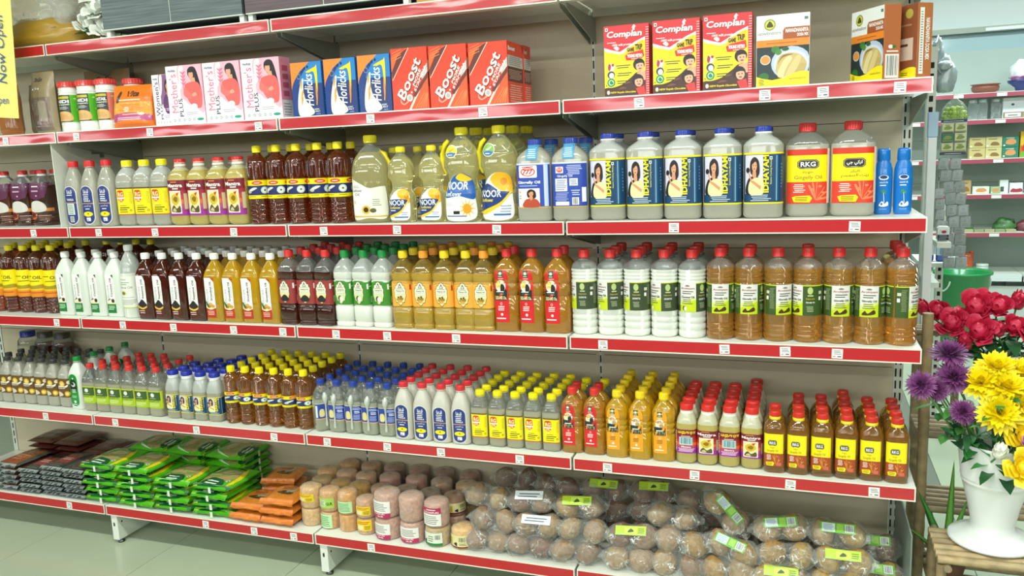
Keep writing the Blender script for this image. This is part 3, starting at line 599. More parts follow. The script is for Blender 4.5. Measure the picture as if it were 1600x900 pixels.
# blue labelled cans
p=bprof(.253,.112,.082,.024,.74,.90,.021,1.8,bt=.01)
BL='#2f49a8'
mb=MB(); nt_=art_mesh('neck_tag',[('r',0,0,1,1,'#4f9cc8'),('b',.1,.1,.9,.9,6,'#cfe6f0')],.036,.045,wrap(p,.19,.0),.004,.006,base=.002)
C7=[('r',0,0,1,1,BL),('r',0,.965,1,1,'#d9e0f0'),('r',0,0,1,.03,'#c9a458'),('p',[(.16,.68),(.62,.68),(.64,.70),(.64,.93),(.62,.95),(.16,.95),(.14,.93),(.14,.70)],W_),('e',.39,.81,.2,.10,R_),('e',.39,.81,.17,.082,W_),('t','777',.24,.75,.54,.87,R_,0,.04,.25),('b',.22,.9,.56,.94,1,R_),('t','Gingelly Oil',.1,.53,.72,.61,W_,0,.03),('b',.1,.48,.7,.52,1,'#b8c4ea'),('r',.1,.03,.7,.44,'#f2f0e8')]+lady(.22,.03,.7,.43,'#b8482c')+[('b',.12,.2,.2,.3,2,'#9ab04a'),('e',.16,.36,.03,.025,'#d9c84a'),('r',.82,.04,.93,.96,'#c9d4ee')]
C7b=[('r',0,0,1,1,BL),('r',0,0,1,.03,'#c9a458'),('r',.0,.965,1,1,'#d9e0f0'),('r',.16,.76,.36,.90,W_),('e',.26,.83,.08,.055,R_),('t','777',.2,.8,.32,.86,W_,0,.03),('b',.44,.72,.86,.94,6,'#c6cdee'),('t','Gingelly Oil',.2,.66,.6,.72,W_),('r',.14,.36,.46,.64,'#e6e8f2'),('b',.16,.38,.44,.62,6,'#7c84b0'),('r',.52,.48,.74,.64,'#e6e8f2'),('b',.54,.5,.72,.62,3,'#7c84b0'),('b',.12,.14,.5,.34,6,'#aab4e2'),('r',.14,.05,.5,.13,W_),('r',.58,.06,.76,.22,W_),('k',.6,.07,.74,.21,K_),('r',.84,.12,.96,.44,W_),('b',.56,.26,.8,.4,3,'#c6cdee')]
kind('can7','oil_can','bottle','blue-labelled can with red numeral oval and lady portrait','blue-labelled cans by the clear bottles',p,1,GREYJ,GREYA,capmesh(.23,.253,.022,'#1f3c9a'),(.042,.18,.118,0),C7,[('neck_tag',nt_,'pale blue neck tag')])
kind('can7b','oil_can','bottle','blue-labelled can turned to show its printed back','blue-labelled cans by the clear bottles',p,1,GREYJ,GREYA,capmesh(.23,.253,.022,'#1f3c9a'),(.042,.18,.118,0),C7b,[('neck_tag',nt_,'pale blue neck tag')])
p=bprof(.26,.110,.086,.026,.78,.90,.0225,1.8,bt=.01)
kind('idhL','oil_can','bottle','large grey can with navy lady label, blue cap','large grey cans with blue caps',p,.205,GREYJ,GREYA,capmesh(.235,.26,.0225,'#21389c',W_),(.042,.186,.122,.006),a_idh())
p=bprof(.263,.117,.088,.028,.75,.90,.021,1.7,bt=.012)
for q,ar in (('rkgL',0),('rkgLa',1)):
    kind(q,'oil_can','bottle','large clear can, red and yellow label lettered in %s'%('Arabic' if ar else 'English'),'large red-capped cans',p,.2,GREYJ,CLR,capmesh(.238,.263,.0235,'#cf2a2a'),(.038,.19,.130,.008),a_rkg(ar)+[('r',.86,.0,.97,1,'#f3d9cf')])
p=[(0,.019,.014,.014),(.003,.022,.017,.016),(.01,.0235,.018,.017),(.09,.0245,.0185,.018),(.125,.0235,.018,.018),(.14,.020,.016,.016),(.147,.0165,.0145,.0145),(.15,.0155,.014,.014)]
BLU=M('#0f74c8',.3,0,.5)
mb=MB(); mb.loft([(.15,.0165,.0145,.0145),(.152,.0175,.0155,.0155),(.176,.0165,.0145,.0145),(.1825,.015,.013,.013),(.183,.010,.008,.008)],lambda z:BLU,6); bc=mb.build('cap')
kind('blue','shampoo_bottle','bottle','slim glossy blue bottle with palm print at the shelf end','slim blue bottles',p,1,BLU,BLU,bc,(.012,.11,.03,.0),
 [('e',.5,.93,.42,.07,W_),('e',.5,.94,.32,.05,'#123a70'),('b',.14,.86,.86,.9,1,W_),('t','natural oils',.16,.77,.86,.82,W_),('b',.18,.68,.84,.74,1,W_)]+[('s',[(.5,.52),(.5+.3*math.cos(t),.52+.09*math.sin(t)),(.5+.2*math.cos(t+.3),.52+.05*math.sin(t+.3))],'#4aa83a') for t in [2*PI*k/8 for k in range(8)]]+[('p',[(.49,.5),(.53,.5),(.6,.2),(.55,.2)],W_),('s',[(.15,.14),(.4,.26),(.6,.18),(.85,.25),(.9,.14),(.5,.1)],W_),('e',.36,.18,.1,.035,'#1b74b8'),('b',.1,.02,.9,.05,1,'#9cc6ea')])

col('purple',3,[-.57,-.46,-.355,-.250],.13); put('purple',-.41,.235,3,1); put('purple',-.30,.235,3,1)
put('ovalLb',.004,.056,3,0,.0); put('ovalL',.087,.056,3); put('ovalL',.170,.056,3)
col('rgL',3,[.253,.336,.419],.073,.088,[1,2,1])
col('manL',3,[.507,.593,.679,.765],.07,.088,[1,1,2,2])
col('petL',3,[.848,.930,1.012,1.098,1.179],.073,.09,2,rots=[.3,0,0,.5,0]); 
put('jug',1.304,.078,3,0,.12); put('noorS',1.421,.066,3); put('noorS',1.534,.066,3); put('noorS',1.336,.18,3,1); put('noorS',1.43,.18,3,1); put('noorS',1.528,.18,3,1)
put('noorLa',1.645,.064,3,0); put('noorLb',1.773,.064,3,0); put('noorLa',1.655,.166,3,1); put('noorLb',1.785,.166,3,1); put('noorLa',1.665,.268,3,2); put('noorLb',1.80,.268,3,2)
put('can7',1.895,.055,3); put('can7b',2.01,.055,3,0,.05); put('can7',1.912,.175,3,1); put('can7b',2.028,.175,3,1)
col('idhL',3,[2.125,2.238,2.350,2.463,2.576],.066,.12,2)
put('rkgL',2.694,.1,3); put('rkgLa',2.814,.1,3); put('blue',2.896,.125,3); put('blue',2.947,.125,3)
# third shelf up
p=bprof(.28,.078,.078,.039,.74,.90,.0125,2,ribs=(.07,.12,.17,.22),bt=.006)
kind('kool','oil_bottle','bottle','dark oil bottle with yellow and orange wrap label, yellow cap','dark oil bottles in the left bay',p,.23,BROWN,BROWN,capmesh(.257,.28,.0155,Y_),(.068,.18,.2,0),
 [('r',0,0,1,1,Y_),('r',0,0,1,.24,'#e8901c'),('r',0,.24,1,.34,'#f2c21e'),('t','OIL',.5,.66,.68,.78,'#3a3a10',0,.02),('b',.32,.74,.48,.8,1,'#4a4a10'),('b',.38,.56,.66,.62,1,'#4a4a10'),('s',[(.2,.34),(.3,.44),(.5,.42),(.7,.46),(.85,.36),(.5,.3)],'#a8951c'),('b',.3,.12,.72,.2,1,'#c8401c'),('r',.9,.4,.98,.9,'#dcd9c0')],[('moulded_loops',loops(p,.19,.225),None)])
sq=lambda h,w,d: bprof(h,w,d,.014,.66,.89,.0125,1.35,bt=.005)
WCAP=lambda h: capmesh(h-.024,h,.0155,W_)
p=sq(.257,.082,.06)
kind('coco','coconut_oil_bottle','bottle','opaque white flat bottle with green-footed label, white cap','opaque white bottles beside dark oil',p,1,WHT,WHT,WCAP(.257),(.016,.17,.042,-.012),a_coco())
p=sq(.255,.078,.06)
kind('ses','oil_bottle','bottle','dark brown flat bottle, white label with black mound, white cap','dark brown flat bottles',p,1,SESB,SESB,WCAP(.255),(.016,.17,.042,-.010),a_ses())
p=sq(.255,.080,.06)
kind('gnut','oil_bottle','bottle','golden flat bottle with white and red label, white cap','golden flat bottles with white caps',p,1,YEL,YEL,WCAP(.255),(.016,.165,.044,-.012),a_gnut())
p=bprof(.285,.078,.078,.039,.62,.90,.014,1.6,bt=.006)
kind('wback','coconut_oil_bottle','bottle','tall clear-necked white bottle turned to its back label','opaque white bottles beside dark oil',p,.16,WHTS,liquid('#e3e8e0',.5,.2),capmesh(.262,.285,.0165,W_),(.04,.165,.12,0),
 [('r',0,0,1,1,'#eceee2'),('b',.1,.86,.6,.94,1,'#b0b8ac'),('b',.12,.72,.7,.84,2,'#9aa890'),('t','Coconut Oil',.14,.62,.74,.69,'#7a8a5c'),('e',.42,.47,.14,.08,'#dfe2a0'),('e',.42,.47,.09,.05,'#7a7a4a'),('b',.14,.32,.8,.36,1,'#a8b49c'),('b',.14,.1,.86,.28,4,'#a8aa9a'),('r',0,.0,1,.03,'#b8cf3a')])
sp=lambda h,w: bprof(h,w,w,.018,.72,.885,.0125,1.5,ribs=(.03,.07,.28,.62),bt=.004)
for key,h,w,liq,air,capc,lab,desc,grp in (
  ('cred',.267,.074,DARKB,CLR,'#d42a24',a_badge('#9c3a38','s','Sesame Oil'),'clear-shouldered dark bottle with red badge label, red cap','dark bottles with red badge labels'),
  ('green',.266,.072,WHTS,liquid('#e8ede6',.6,.12),'#0f8a3c',a_badge('#3f8a2c','c','Coconut Oil'),'white coconut oil bottle with green badge label, green cap','green-capped white bottles'),
  ('yel',.264,.075,YEL2,liquid('#f6dd7a',.9,.06),'#f2d21a',a_badge('#f0a83c','g','Peanut Oil'),'golden oil bottle with orange badge label, yellow cap','golden bottles with orange badge labels'),
  ('yelo',.264,.075,YEL2,liquid('#f6dd7a',.9,.06),'#f09a2a',a_badge('#f0a83c','g','Peanut Oil'),'golden oil bottle with orange badge label, orange cap','golden bottles with orange badge labels')):
    p=sp(h,w); kind(key,'coconut_oil_bottle' if key=='green' else 'oil_bottle','bottle',desc,grp,p,h*.70,liq,air,capmesh(h-.026,h,.0155,capc),(.078,.162,.118,.012),lab)
def aprof(h,w,d,ribs=(.45,.6)): return bprof(h,w,d,.020,.70,.88,.0125,1.7,ribs=ribs,bt=.006)
p=aprof(.27,.084,.066)
kind('amb','oil_bottle','bottle','amber flat oil bottle with tall red label, red cap','amber bottles with red labels on the third shelf',p,1,AMB,AMB,capmesh(.243,.27,.0155,'#d8302c'),(.032,.205,.05,-.012),a_amb(R_))
p=bprof(.267,.082,.082,.041,.74,.885,.0135,1.9,ribs=(.08,.15,.2,.24,.68,.70),bt=.007)
p2=bprof(.267,.082,.082,.041,.78,.885,.0135,1.9,ribs=(.09,.17,.24,.66,.70,.74),bt=.007)
kind('arw','coconut_oil_bottle','bottle','round white coconut oil bottle, grey-green label, red cap','round white bottles with red caps',p2,.205,WHTS,CLR,capmesh(.241,.267,.0165,'#d8302c'),(.082,.170,.252,0),a_aro(1))
p2=bprof(.272,.081,.081,.0405,.78,.885,.0135,1.9,ribs=(.09,.14,.19,.64,.69,.74),bt=.007)
kind('aro','oil_bottle','bottle','round amber oil bottle, lime and green wrap label, red cap','round amber bottles with red caps',p2,.215,AMB2,CLR,capmesh(.246,.272,.0168,'#d8302c'),(.080,.168,.250,0),a_aro(0))
k0=-PI/2
col('kool',4,[-.538,-.457,-.375,-.302,-.225],.1,.09,[3,3,3,3,3],rot=.5)
for i,x in enumerate((-.14,-.06,.02,.10)): put('kool',x,.31,4,2,jr.uniform(-.5,.5))
col('coco',4,[-.117,-.031,.053,.139],.072,.072,[2,2,2,1]); put('wback',.219,.065,4)
col('ses',4,[.310,.390,.470,.552],.053,.072,4); col('gnut',4,[.633,.715,.797,.879],.053,.072,4)
col('cred',4,[.957,1.033,1.108],.056,.08,4,rots=[-.1,.1,-.1]); col('green',4,[1.183,1.257,1.331],.06,.08,4,rots=[-.1,-.2,-.1])
for i,x in enumerate((1.408,1.485,1.562,1.639,1.716-.012)):
    for k in range(4): put(('yel','yelo','yel','yel','yelo')[i] if k%2==0 else ('yelo' if i%2 else 'yel'),x+jr.uniform(-.001,.001),.062+k*.08,4,k,jr.uniform(-.04,.04))
col('amb',4,[1.782,1.868,1.953],.064,.075,[2,1,2])
col('arw',4,[2.039,2.123,2.206,2.290,2.373],.07,.086,[1,3,3,3,3],rots=[-1.1,-.7,-1.05,-.75,-.25])
col('aro',4,[2.4565,2.538,2.620,2.702,2.784,2.866,2.948],.068,.084,[2,2,1,2,1,1,3],rots=[.05,.05,.5,-.98,.12,-.12,.95])
# rotate wrap labels so the white panel (a quarter round from the seam) faces front
for key,L,row,x,o in REG:
    if key in('arw','aro'): o.rotation_euler.z += (.26*2*PI)
# second shelf up
p=bprof(.199,.064,.056,.016,.62,.88,.0125,1.6,bt=.012)
kind('brn','oil_can','bottle','small can with brown and yellow printed wrap, dark cap','small cans with brown wraps',p,1,GREYJ,GREYA,capmesh(.178,.199,.014,'#3a3a36'),(.045,.125,.09,0),
 [('r',0,0,1,1,'#6a4a22'),('e',.5,.72,.16,.16,'#e0b83a'),('e',.5,.72,.1,.1,'#f2dc7a'),('s',[(.15,.5),(.3,.62),(.6,.6),(.82,.68),(.7,.5),(.4,.46)],'#f3efe0'),('t','Sesame',.2,.48,.78,.6,'#5a3414',0,.02,.3),('e',.74,.2,.14,.14,'#d9a52a'),('e',.74,.2,.08,.08,'#f2dc7a'),('s',[(.12,.1),(.3,.3),(.52,.14),(.3,.04)],'#d9d0b8'),('e',.14,.84,.08,.08,'#d9a52a'),('e',.86,.8,.1,.1,'#e9dcb8'),('e',.2,.3,.07,.07,'#e0b83a')])
p=sq(.219,.068,.056)
kind('grnw','coconut_oil_bottle','bottle','white bottle with tall green label and green cap','white bottles with green caps',p,1,WHT,WHT,capmesh(.196,.219,.0145,'#0f8a3c'),(.014,.15,.044,-.004),
 [pill(0,0,1,1,'#1c9a34',10,.3),pill(.06,.01,.94,.99,'#128a2c',10,.3),('e',.5,.86,.08,.03,W_),('s',[(.16,.5),(.16,.78),(.5,.84),(.84,.76),(.84,.5)],'#0d2a16'),('e',.5,.68,.26,.075,'#cfd8cf'),('e',.42,.7,.16,.05,'#0d2a16'),('b',.25,.42,.75,.54,3,W_),('b',.2,.26,.8,.34,2,'#bfe0bc'),('e',.5,.14,.14,.04,W_),('b',.2,.04,.8,.08,1,W_)])
p=bprof(.196,.066,.058,.016,.62,.89,.0125,1.6,bt=.010)
kind('clg','oil_can','bottle','small clear can with dark green and lime label, red cap','small cans with lime labels',p,.12,MILK,CLR,capmesh(.176,.196,.0145,'#d8302c'),(.036,.106,.075,.004),
 [('r',0,0,1,1,'#3f5a2c'),('r',0,0,1,.46,'#a8c41c'),('r',.86,0,1,1,'#c8dc2a'),('r',0,.95,1,1,'#c8dc2a'),('e',.4,.76,.12,.12,'#e6ead8'),('b',.2,.54,.62,.6,1,'#cfd8b8'),('t','Gingelly Oil',.12,.36,.78,.44,'#3f5a2c',0,.02),('b',.14,.1,.8,.32,4,'#dfe8a8')])
p=bprof(.192,.062,.056,.018,.60,.86,.019,1.7,bt=.010)
kind('idhS','oil_can','bottle','small white-necked can with lady label, blue cap','small cans with blue caps and lady labels',p,.115,MILK,GREYA,capmesh(.163,.192,.0205,'#1f2fa0',W_),(.03,.1,.088,.012),a_idh())
p=bprof(.221,.062,.062,.031,.73,.89,.012,1.9,ribs=(.08,.14,.2,.28),bt=.005)
kind('petS','oil_bottle','bottle','small brown oil bottle, yellow label, yellow cap','small brown oil bottles',p,.185,liquid('#d28a34',.86,.06),liquid('#d28a34',.86,.06),capmesh(.198,.221,.0145,Y_),(.082,.125,.17,0),a_pet(),[('moulded_loops',loops(p,.132,.172,4,.005),None)])
p=bprof(.192,.066,.06,.018,.55,.88,.0125,1.9,bt=.013)
sp_=MB(); f=wrap(p,0)
sp_.tube([f(.002,.022,.003),f(.002,.03,.004),f(.002,.05,.003),f(.002,.1,.003),f(.002,.113,.004),f(.002,.122,.004),f(.002,.134,.004),f(.002,.146,.004)],[.0045,.0055,.0032,.0032,.007,.0105,.0105,.004],M('#c3c8be',.3,.1,.4),10)
SC=sp_.build('scoop')
kind('sco','oil_can','bottle','small clear can, blue label, grey scoop hung in front','small cans with grey scoops',p,.12,liquid('#c9ccb4',.5,.2),CLR,capmesh(.17,.192,.0145,'#1f3f9c'),(.048,.108,.085,.004),
 [('r',0,0,1,1,'#26409c'),('r',0,0,1,.06,'#d9a86a'),('r',0,.96,1,1,'#d9c8a0'),('b',.5,.74,.92,.9,2,'#cfd6f0'),('b',.58,.52,.86,.7,2,W_),('s',[(.2,.2),(.22,.6),(.38,.6),(.4,.2)],'#e2d48a'),('b',.5,.14,.9,.46,5,'#aab6e0'),('r',.02,.12,.12,.86,'#e0e2ea')],[('scoop',SC,'grey plastic scoop')])
p=bprof(.205,.069,.056,.02,.52,.88,.0145,1.7)
kind('ovS','oil_flask','bottle','pearl white flask with navy oval label, red cap','white flasks with navy ovals on the second shelf',p,1,M('#c9c6b8',.3,0,.3),M('#c9c6b8',.3,0,.3),capmesh(.183,.205,.0155,'#d8303a'),(.007,.13,.052,0),A_OVAL)
p=bprof(.19,.061,.058,.016,.64,.885,.015,1.9,bt=.010)
kind('rgS','oil_can','bottle','small clear can, yellow label with red shield, yellow cap','small yellow-labelled cans',p,.135,MILK,CLR,capmesh(.168,.19,.0155,Y_),(.034,.115,.058,.003),a_rg())
p=aprof(.217,.072,.056,(.42,.5,.58))
kind('amS','oil_bottle','bottle','small amber bottle with tall red label, red cap','small amber bottles',p,1,AMB,AMB,capmesh(.193,.217,.0145,'#d8302c'),(.028,.165,.042,-.008),a_amb(R_))
kind('yeS','oil_bottle','bottle','small golden bottle with tall orange label, yellow cap','small golden bottles',p,1,YEL,YEL,capmesh(.193,.217,.0145,'#f2d21a'),(.028,.165,.042,-.008),a_amb('#f0a01c'))
p=bprof(.19,.063,.058,.02,.62,.86,.0185,1.7,bt=.012)
for q,bk in (('maS',0),('maSb',1)):
    kind(q,'oil_can','bottle','small pale yellow can with %s, red cap'%('barcode back label' if bk else 'maroon picture label'),'small pale cans with maroon labels',p,.13,MANO,liquid('#eeeccb',.4,.3),capmesh(.157,.19,.0195,'#d62a24',W_),(.036,.112,.080,0),a_man(bk))
p=bprof(.187,.064,.058,.018,.70,.87,.0145,1.8,bt=.006)
kind('rkS','oil_bottle','bottle','small brown bottle, yellow and rust label, red-yellow cap','small brown bottles at the right end',p,1,RKB,RKB,capmesh(.161,.187,.0165,'#cf2f22','#f0d41c'),(.022,.122,.056,-.004),a_rkg(0,1))
col('brn',5,[-.602,-.536,-.470,-.404,-.338,-.272,-.206],.082,.062,4)
col('grnw',5,[-.131],.075,.085,4)
col('clg',5,[-.055,.013,.081,.149,.217,.285],.066,.064,[3,4,4,4,3,4])
col('idhS',5,[.372,.438,.504,.570],.062,.062,[3,4,5,5],rots=[0,0,0,.1])
col('petS',5,[.645,.710,.774,.838,.902,.967],.067,.064,[5,5,5,5,5,5],rots=[.2,-.3,.1,.3,.9,0])
col('sco',5,[1.040,1.108,1.176,1.244,1.312],.064,.066,5,rots=[.9,0,.05,0,.1])
col('ovS',5,[1.384,1.456,1.528,1.600],.051,.060,[5,5,5,5])
col('rgS',5,[1.667,1.730,1.793,1.856,1.919],.06,.061,[5,5,5,5,5])
col('amS',5,[1.988,2.062],.066,.06,[2,2]); put('rgS',1.985,.20,5,2); put('rgS',2.05,.20,5,2); put('rgS',1.985,.265,5,3); put('rgS',2.05,.265,5,3)
col('yeS',5,[2.137,2.211,2.285],.06,.06,[5,5,5])
for i,x in enumerate((2.3555,2.420,2.485,2.550)):
    for k in range((5,5,5,6)[i]): put('maSb' if (i in(0,2)) else 'maS',x+jr.uniform(-.0008,.0008),.058+k*.060,5,k,jr.uniform(-.03,.03))
col('rkS',5,[2.617,2.683,2.749,2.815,2.881,2.948],.048,.062,[2,4,4,5,4,4])
# dark jars at the back left of the second shelf
p=bprof(.245,.10,.09,.045,.74,.90,.03,1.8)
for key,desc,capc,lq in (('jarb','big dark jar with blue cap behind the brown-wrapped cans','#22369a',MILK),('jard','big dark jar with grey lid behind the brown-wrapped cans','#4a463c',DARKB)):
    kind(key,'storage_jar','jar',desc,'dark jars behind the brown cans',p,.16,lq,CLR,capmesh(.215,.245,.032,capc),(.05,.14,.16,0),[('r',0,0,1,1,'#1d1c1a'),('r',.3,.2,.55,.9,'#8e9690'),('r',0,.92,1,1,'#c9b81c'),('b',.6,.2,.8,.8,5,'#6a6a64')])
put('jarb',-.74,.36,5); put('jard',-.632,.36,5); put('jard',-.525,.36,5)
# ------------------------------------------------------------------ cartons on the fifth shelf up
def carton(name,label,x0,x1,y0,d,h,body,artf=None,artr=None,group=None,L=2,rz=0,cat='box',arta=None,pk=None):
    w=x1-x0; o=tag(empty(name,((x0+x1)/2,y0+d/2,Z[L]+.0003),rz),label,cat,group)
    mb=MB(); mb.box(-w/2,w/2,-d/2,d/2,0,h,M(body,.45,0,.1),.0012); link('carton',mb.build('carton'),o)
    if artf: link('front_print',art_mesh('front_print',artf,w-.002,h-.002,front(0,-d/2,.001),base=.0003,step=.00012,coat=.08,rough=.4),o)
    if artr: link('side_print',art_mesh('side_print',artr,d-.002,h-.002,right(w/2,0,.001),base=.0003,step=.00012,coat=.08,rough=.4),o)
    return o
def mum_art(title):
    pk='#f2b6c6' if title=='Mother\'s' else '#8a5a86'
    L=[('r',0,0,1,1,'#f4f2f4'),('r',.36,.42,1,1,pk),('s',[(.36,1),(.36,.6),(.5,.38),(.78,.26),(1,.22),(1,1)],pk),('s',[(.36,.95),(.5,.98),(.45,.7),(.36,.6)],'#f9dde4'),
       ('t','Horlicks',.06,.90,.27,.945,'#28305c',0,.03),('t',title,.07,.20,.27,.86,'#e0809a' if title=="Mother's" else '#4a2458',90,0),('t',title,.08,.203,.28,.863,'#e0809a' if title=="Mother's" else '#4a2458',90,0),('t','PLUS',.29,.13,.40,.44,'#26264a',90,.012)]
    if title=="Mother's":
        L+= [('s',[(.45+.0,.62),(.47,.86),(.49,.9),(.47,.62)],'#e67a96')]+[('s',[(.47,.66+.06*k),(.40+.0*k,.72+.06*k),(.47,.7+.06*k)],'#e67a96') for k in range(4)]+[('s',[(.48,.66+.06*k),(.56,.72+.06*k),(.48,.7+.06*k)],'#e67a96') for k in range(4)]
        L+= [('s',[(.62,.92),(.72,.97),(.84,.93),(.92,.72),(.96,.5),(.86,.46),(.8,.7),(.7,.74),(.62,.82)],'#241a1c'),('e',.70,.83,.065,.075,'#dca082'),('p',[(.7,.78),(.8,.78),(.82,.66),(.68,.66)],'#dca082'),
          ('s',[(.5,.64),(.62,.7),(.86,.7),(.96,.56),(.95,.34),(.88,.26),(.7,.3),(.56,.42)],'#e2625c'),('s',[(.5,.64),(.46,.5),(.62,.42),(.74,.5),(.64,.52),(.56,.58)],'#e8706a'),('s',[(.7,.5),(.78,.53),(.82,.48),(.72,.46)],'#dca082'),('e',.72,.29,.09,.05,'#f5f3f5'),('s',[(.62,.88),(.70,.94),(.80,.9),(.74,.87)],'#241a1c')]
    else:
        L+=lady(.45,.35,.98,.92,'#5a2a5e')+[('e',.66,.32,.14,.09,'#6a2a6a'),('b',.56,.29,.76,.35,2,'#e8d0ea')]
    L+= [('b',.46,.15,.86,.21,2,'#b0aab2')]+[('e',.12+.14*k,.07,.03,.024,'#3a7a6a') for k in range(5)]+[('e',.12+.14*k,.07,.018,.014,'#f4f2f4') for k in range(5)]+[('b',.16+.14*k,.055,.2+.14*k,.085,2,'#8a9a96') for k in range(4)]+[pill(.76,.045,.95,.095,'#1c9a80',6,.25)]
    return L
PKS=[('r',0,0,1,1,'#e88ea4'),('r',0,0,1,.3,'#efe9ec'),('b',.1,.03,.9,.26,5,'#a8a0a6')]+[('r',.2,.36+.14*k,.75,.45+.14*k,'#c2506c') for k in range(4)]
GM='pink and white boxes of the fifth shelf'
carton('drink_powder_box','white and purple box with upright lettering beside the orange packs',.437,.533,.05,.075,.184,'#efeaf0',mum_art("Women's"))
for i,(a,b) in enumerate(((.536,.693),(.696,.853),(.857,1.014))):
    carton('drink_powder_box','white and pink box picturing an expectant lady, %s'%('beside the purple one' if i==0 else 'middle of the three' if i==1 else 'beside the blue and orange boxes'),a,b,.014,.062,.204,'#f0a6b8',mum_art("Mother's"),PKS,GM)
def hor_art():
    L=[('r',0,0,1,1,'#1c3474'),('r',0,.6,1,1,'#1f7fc4'),('p',[(0,1),(.62,1),(.5,.93),(.3,.84),(.12,.66),(0,.5)],'#f0892a'),('s',[(0,.48),(.14,.7),(.4,.88),(.5,.9),(.3,.7),(.16,.4),(.2,.1),(.02,.02)],'#123a86'),
      ('s',[(.5,.82),(.8,.9),(.86,.92),(.86,.6),(.82,.3),(.78,.2),(.8,.5),(.76,.8),(.6,.8)],'#f4d41c'),('s',[(.78,.4),(.8,.6),(.84,.4),(.8,.18)],'#e08a2a'),
      ('s',[(.2,.02),(.18,.3),(.3,.62),(.4,.7),(.38,.5),(.44,.3),(.6,.18),(.7,.06),(.5,0)],'#e8ead8'),('s',[(.26,.04),(.28,.3),(.36,.5),(.44,.2),(.6,.08)],'#f9faf2'),('s',[(.3,.5),(.36,.62),(.34,.68),(.29,.58)],'#d9a04a'),('s',[(.3,.3),(.38,.42),(.38,.5),(.31,.42)],'#d9a04a'),('s',[(.3,.2),(.36,.3),(.36,.36),(.30,.3)],'#d9a04a'),
      ('t','Horlicks',.42,.19,.70,.78,W_,90,.012,.2),('e',.26,.74,.065,.05,'#7f8ea8'),('e',.26,.74,.05,.037,'#2a3c66'),('e',.37,.83,.035,.026,'#16244a'),('e',.46,.88,.035,.026,'#16244a'),('e',.56,.91,.035,.026,'#16244a'),
      ('t','CLASSIC',.62,.105,.86,.135,W_,0,.01),('t','MALT',.72,.065,.88,.095,W_,0,.01),('b',.74,.02,.9,.05,1,'#8aa0cc')]
    return L
for i,(a,b) in enumerate(((1.056,1.176),(1.184,1.304),(1.311,1.430))):
    carton('malt_drink_box','navy malt drink box with orange corner, %s of three'%(('leftmost','middle','rightmost')[i]),a,b,.014,.075,.178+.002*i,'#1d3f8a',hor_art(),[('r',0,0,1,1,'#1d6fb4'),('b',.1,.1,.9,.8,14,'#bcd6ea')],'malt drink boxes')
def boost_art():
    L=[('r',0,0,1,1,'#e8401f'),('p',[(0,.86),(.46,1),(.5,1),(.02,.5),(0,.44)],'#f0662c'),('p',[(.02,.5),(.5,1),(.36,.96),(.2,.88),(.0,.62)],'#6a2a20'),('p',[(.44,.0),(.5,0),(1,.56),(1,.64)],'#f6e0d0'),('p',[(.56,.22),(.64,.2),(1,.5),(1,.6)],'#6a2a20'),('p',[(.8,.56),(1,.74),(1,.62),(.84,.48)],'#cfcac4'),
      ('p',[(.5,.0),(.85,.38),(1,.5),(1,0)],'#e2561f'),('p',[(.02,.5),(.03,.49),(.52,1),(.5,1)],'#f6e0d0')]
    for k in range(5): L+= [('p',[(.62+.07*k,.02),(.64+.07*k,.02),(.9+.07*k if .9+.07*k<1 else 1,.26),(.88+.07*k if .88+.07*k<1 else .98,.26)],'#f08a4a')]
    for k in range(4): L+= [('p',[(.04,.80+.04*k),(.3,.86+.04*k),(.3,.87+.04*k),(.04,.81+.04*k)],'#f5955a')]
    import math as m
    def slant(it):   # slide the word up to the right
        return it
    L+= [('x','Boost',(.335,.125),(.535,.64),(-.215,.115),'#4a1812',.035),('x','Boost',(.33,.14),(.52,.63),(-.20,.108),'#f4efe6',.02)]
    L+= [('e',.48,.19,.085,.06,'#e9e2dc'),('e',.48,.19,.05,.036,'#b9b0aa'),('t','3',.565,.25,.63,.33,'#b01c1c',0,.04),('b',.52,.25,.56,.31,1,W_)]
    L+= [('x','MORE',(.635,.37),(.20,.26),(-.055,.034),W_,.02),('x','STAMINA',(.655,.28),(.335,.41),(-.05,.03),W_,.02)]
    L.append(('s',[(.24,.2),(.22,.12),(.32,.08),(.46,.13),(.44,.15),(.32,.1),(.25,.14)],'#f0a48a'))
    return L
BSIDE=[('r',0,0,1,1,'#e0452a'),('r',0,.36,1,.62,'#5a3226'),('r',0,.60,1,.78,'#c9c6c0'),('b',.05,.62,.95,.77,5,'#8a8680'),('b',.05,.40,.95,.56,6,'#b8988c'),('b',.05,.03,.95,.32,8,'#f0b4a0'),('t','Boost',.05,.86,.5,.93,W_,0,.03),('r',.495,0,.505,1,'#9a2a18')]
for i,(a,b) in enumerate(((1.434,1.562),(1.567,1.696),(1.702,1.830))):
    carton('drink_powder_box','red box with slanted white lettering, %s in the front row'%(('leftmost','middle','rightmost')[i]),a,b,.014,.145,.193-.002*i,'#dd3f22',boost_art(),BSIDE,'red slanted-lettering boxes')
carton('drink_powder_box','red box standing behind the rightmost slanted-lettering box',1.70,1.832,.165,.07,.19,'#dd3f22',None,BSIDE,'red slanted-lettering boxes')
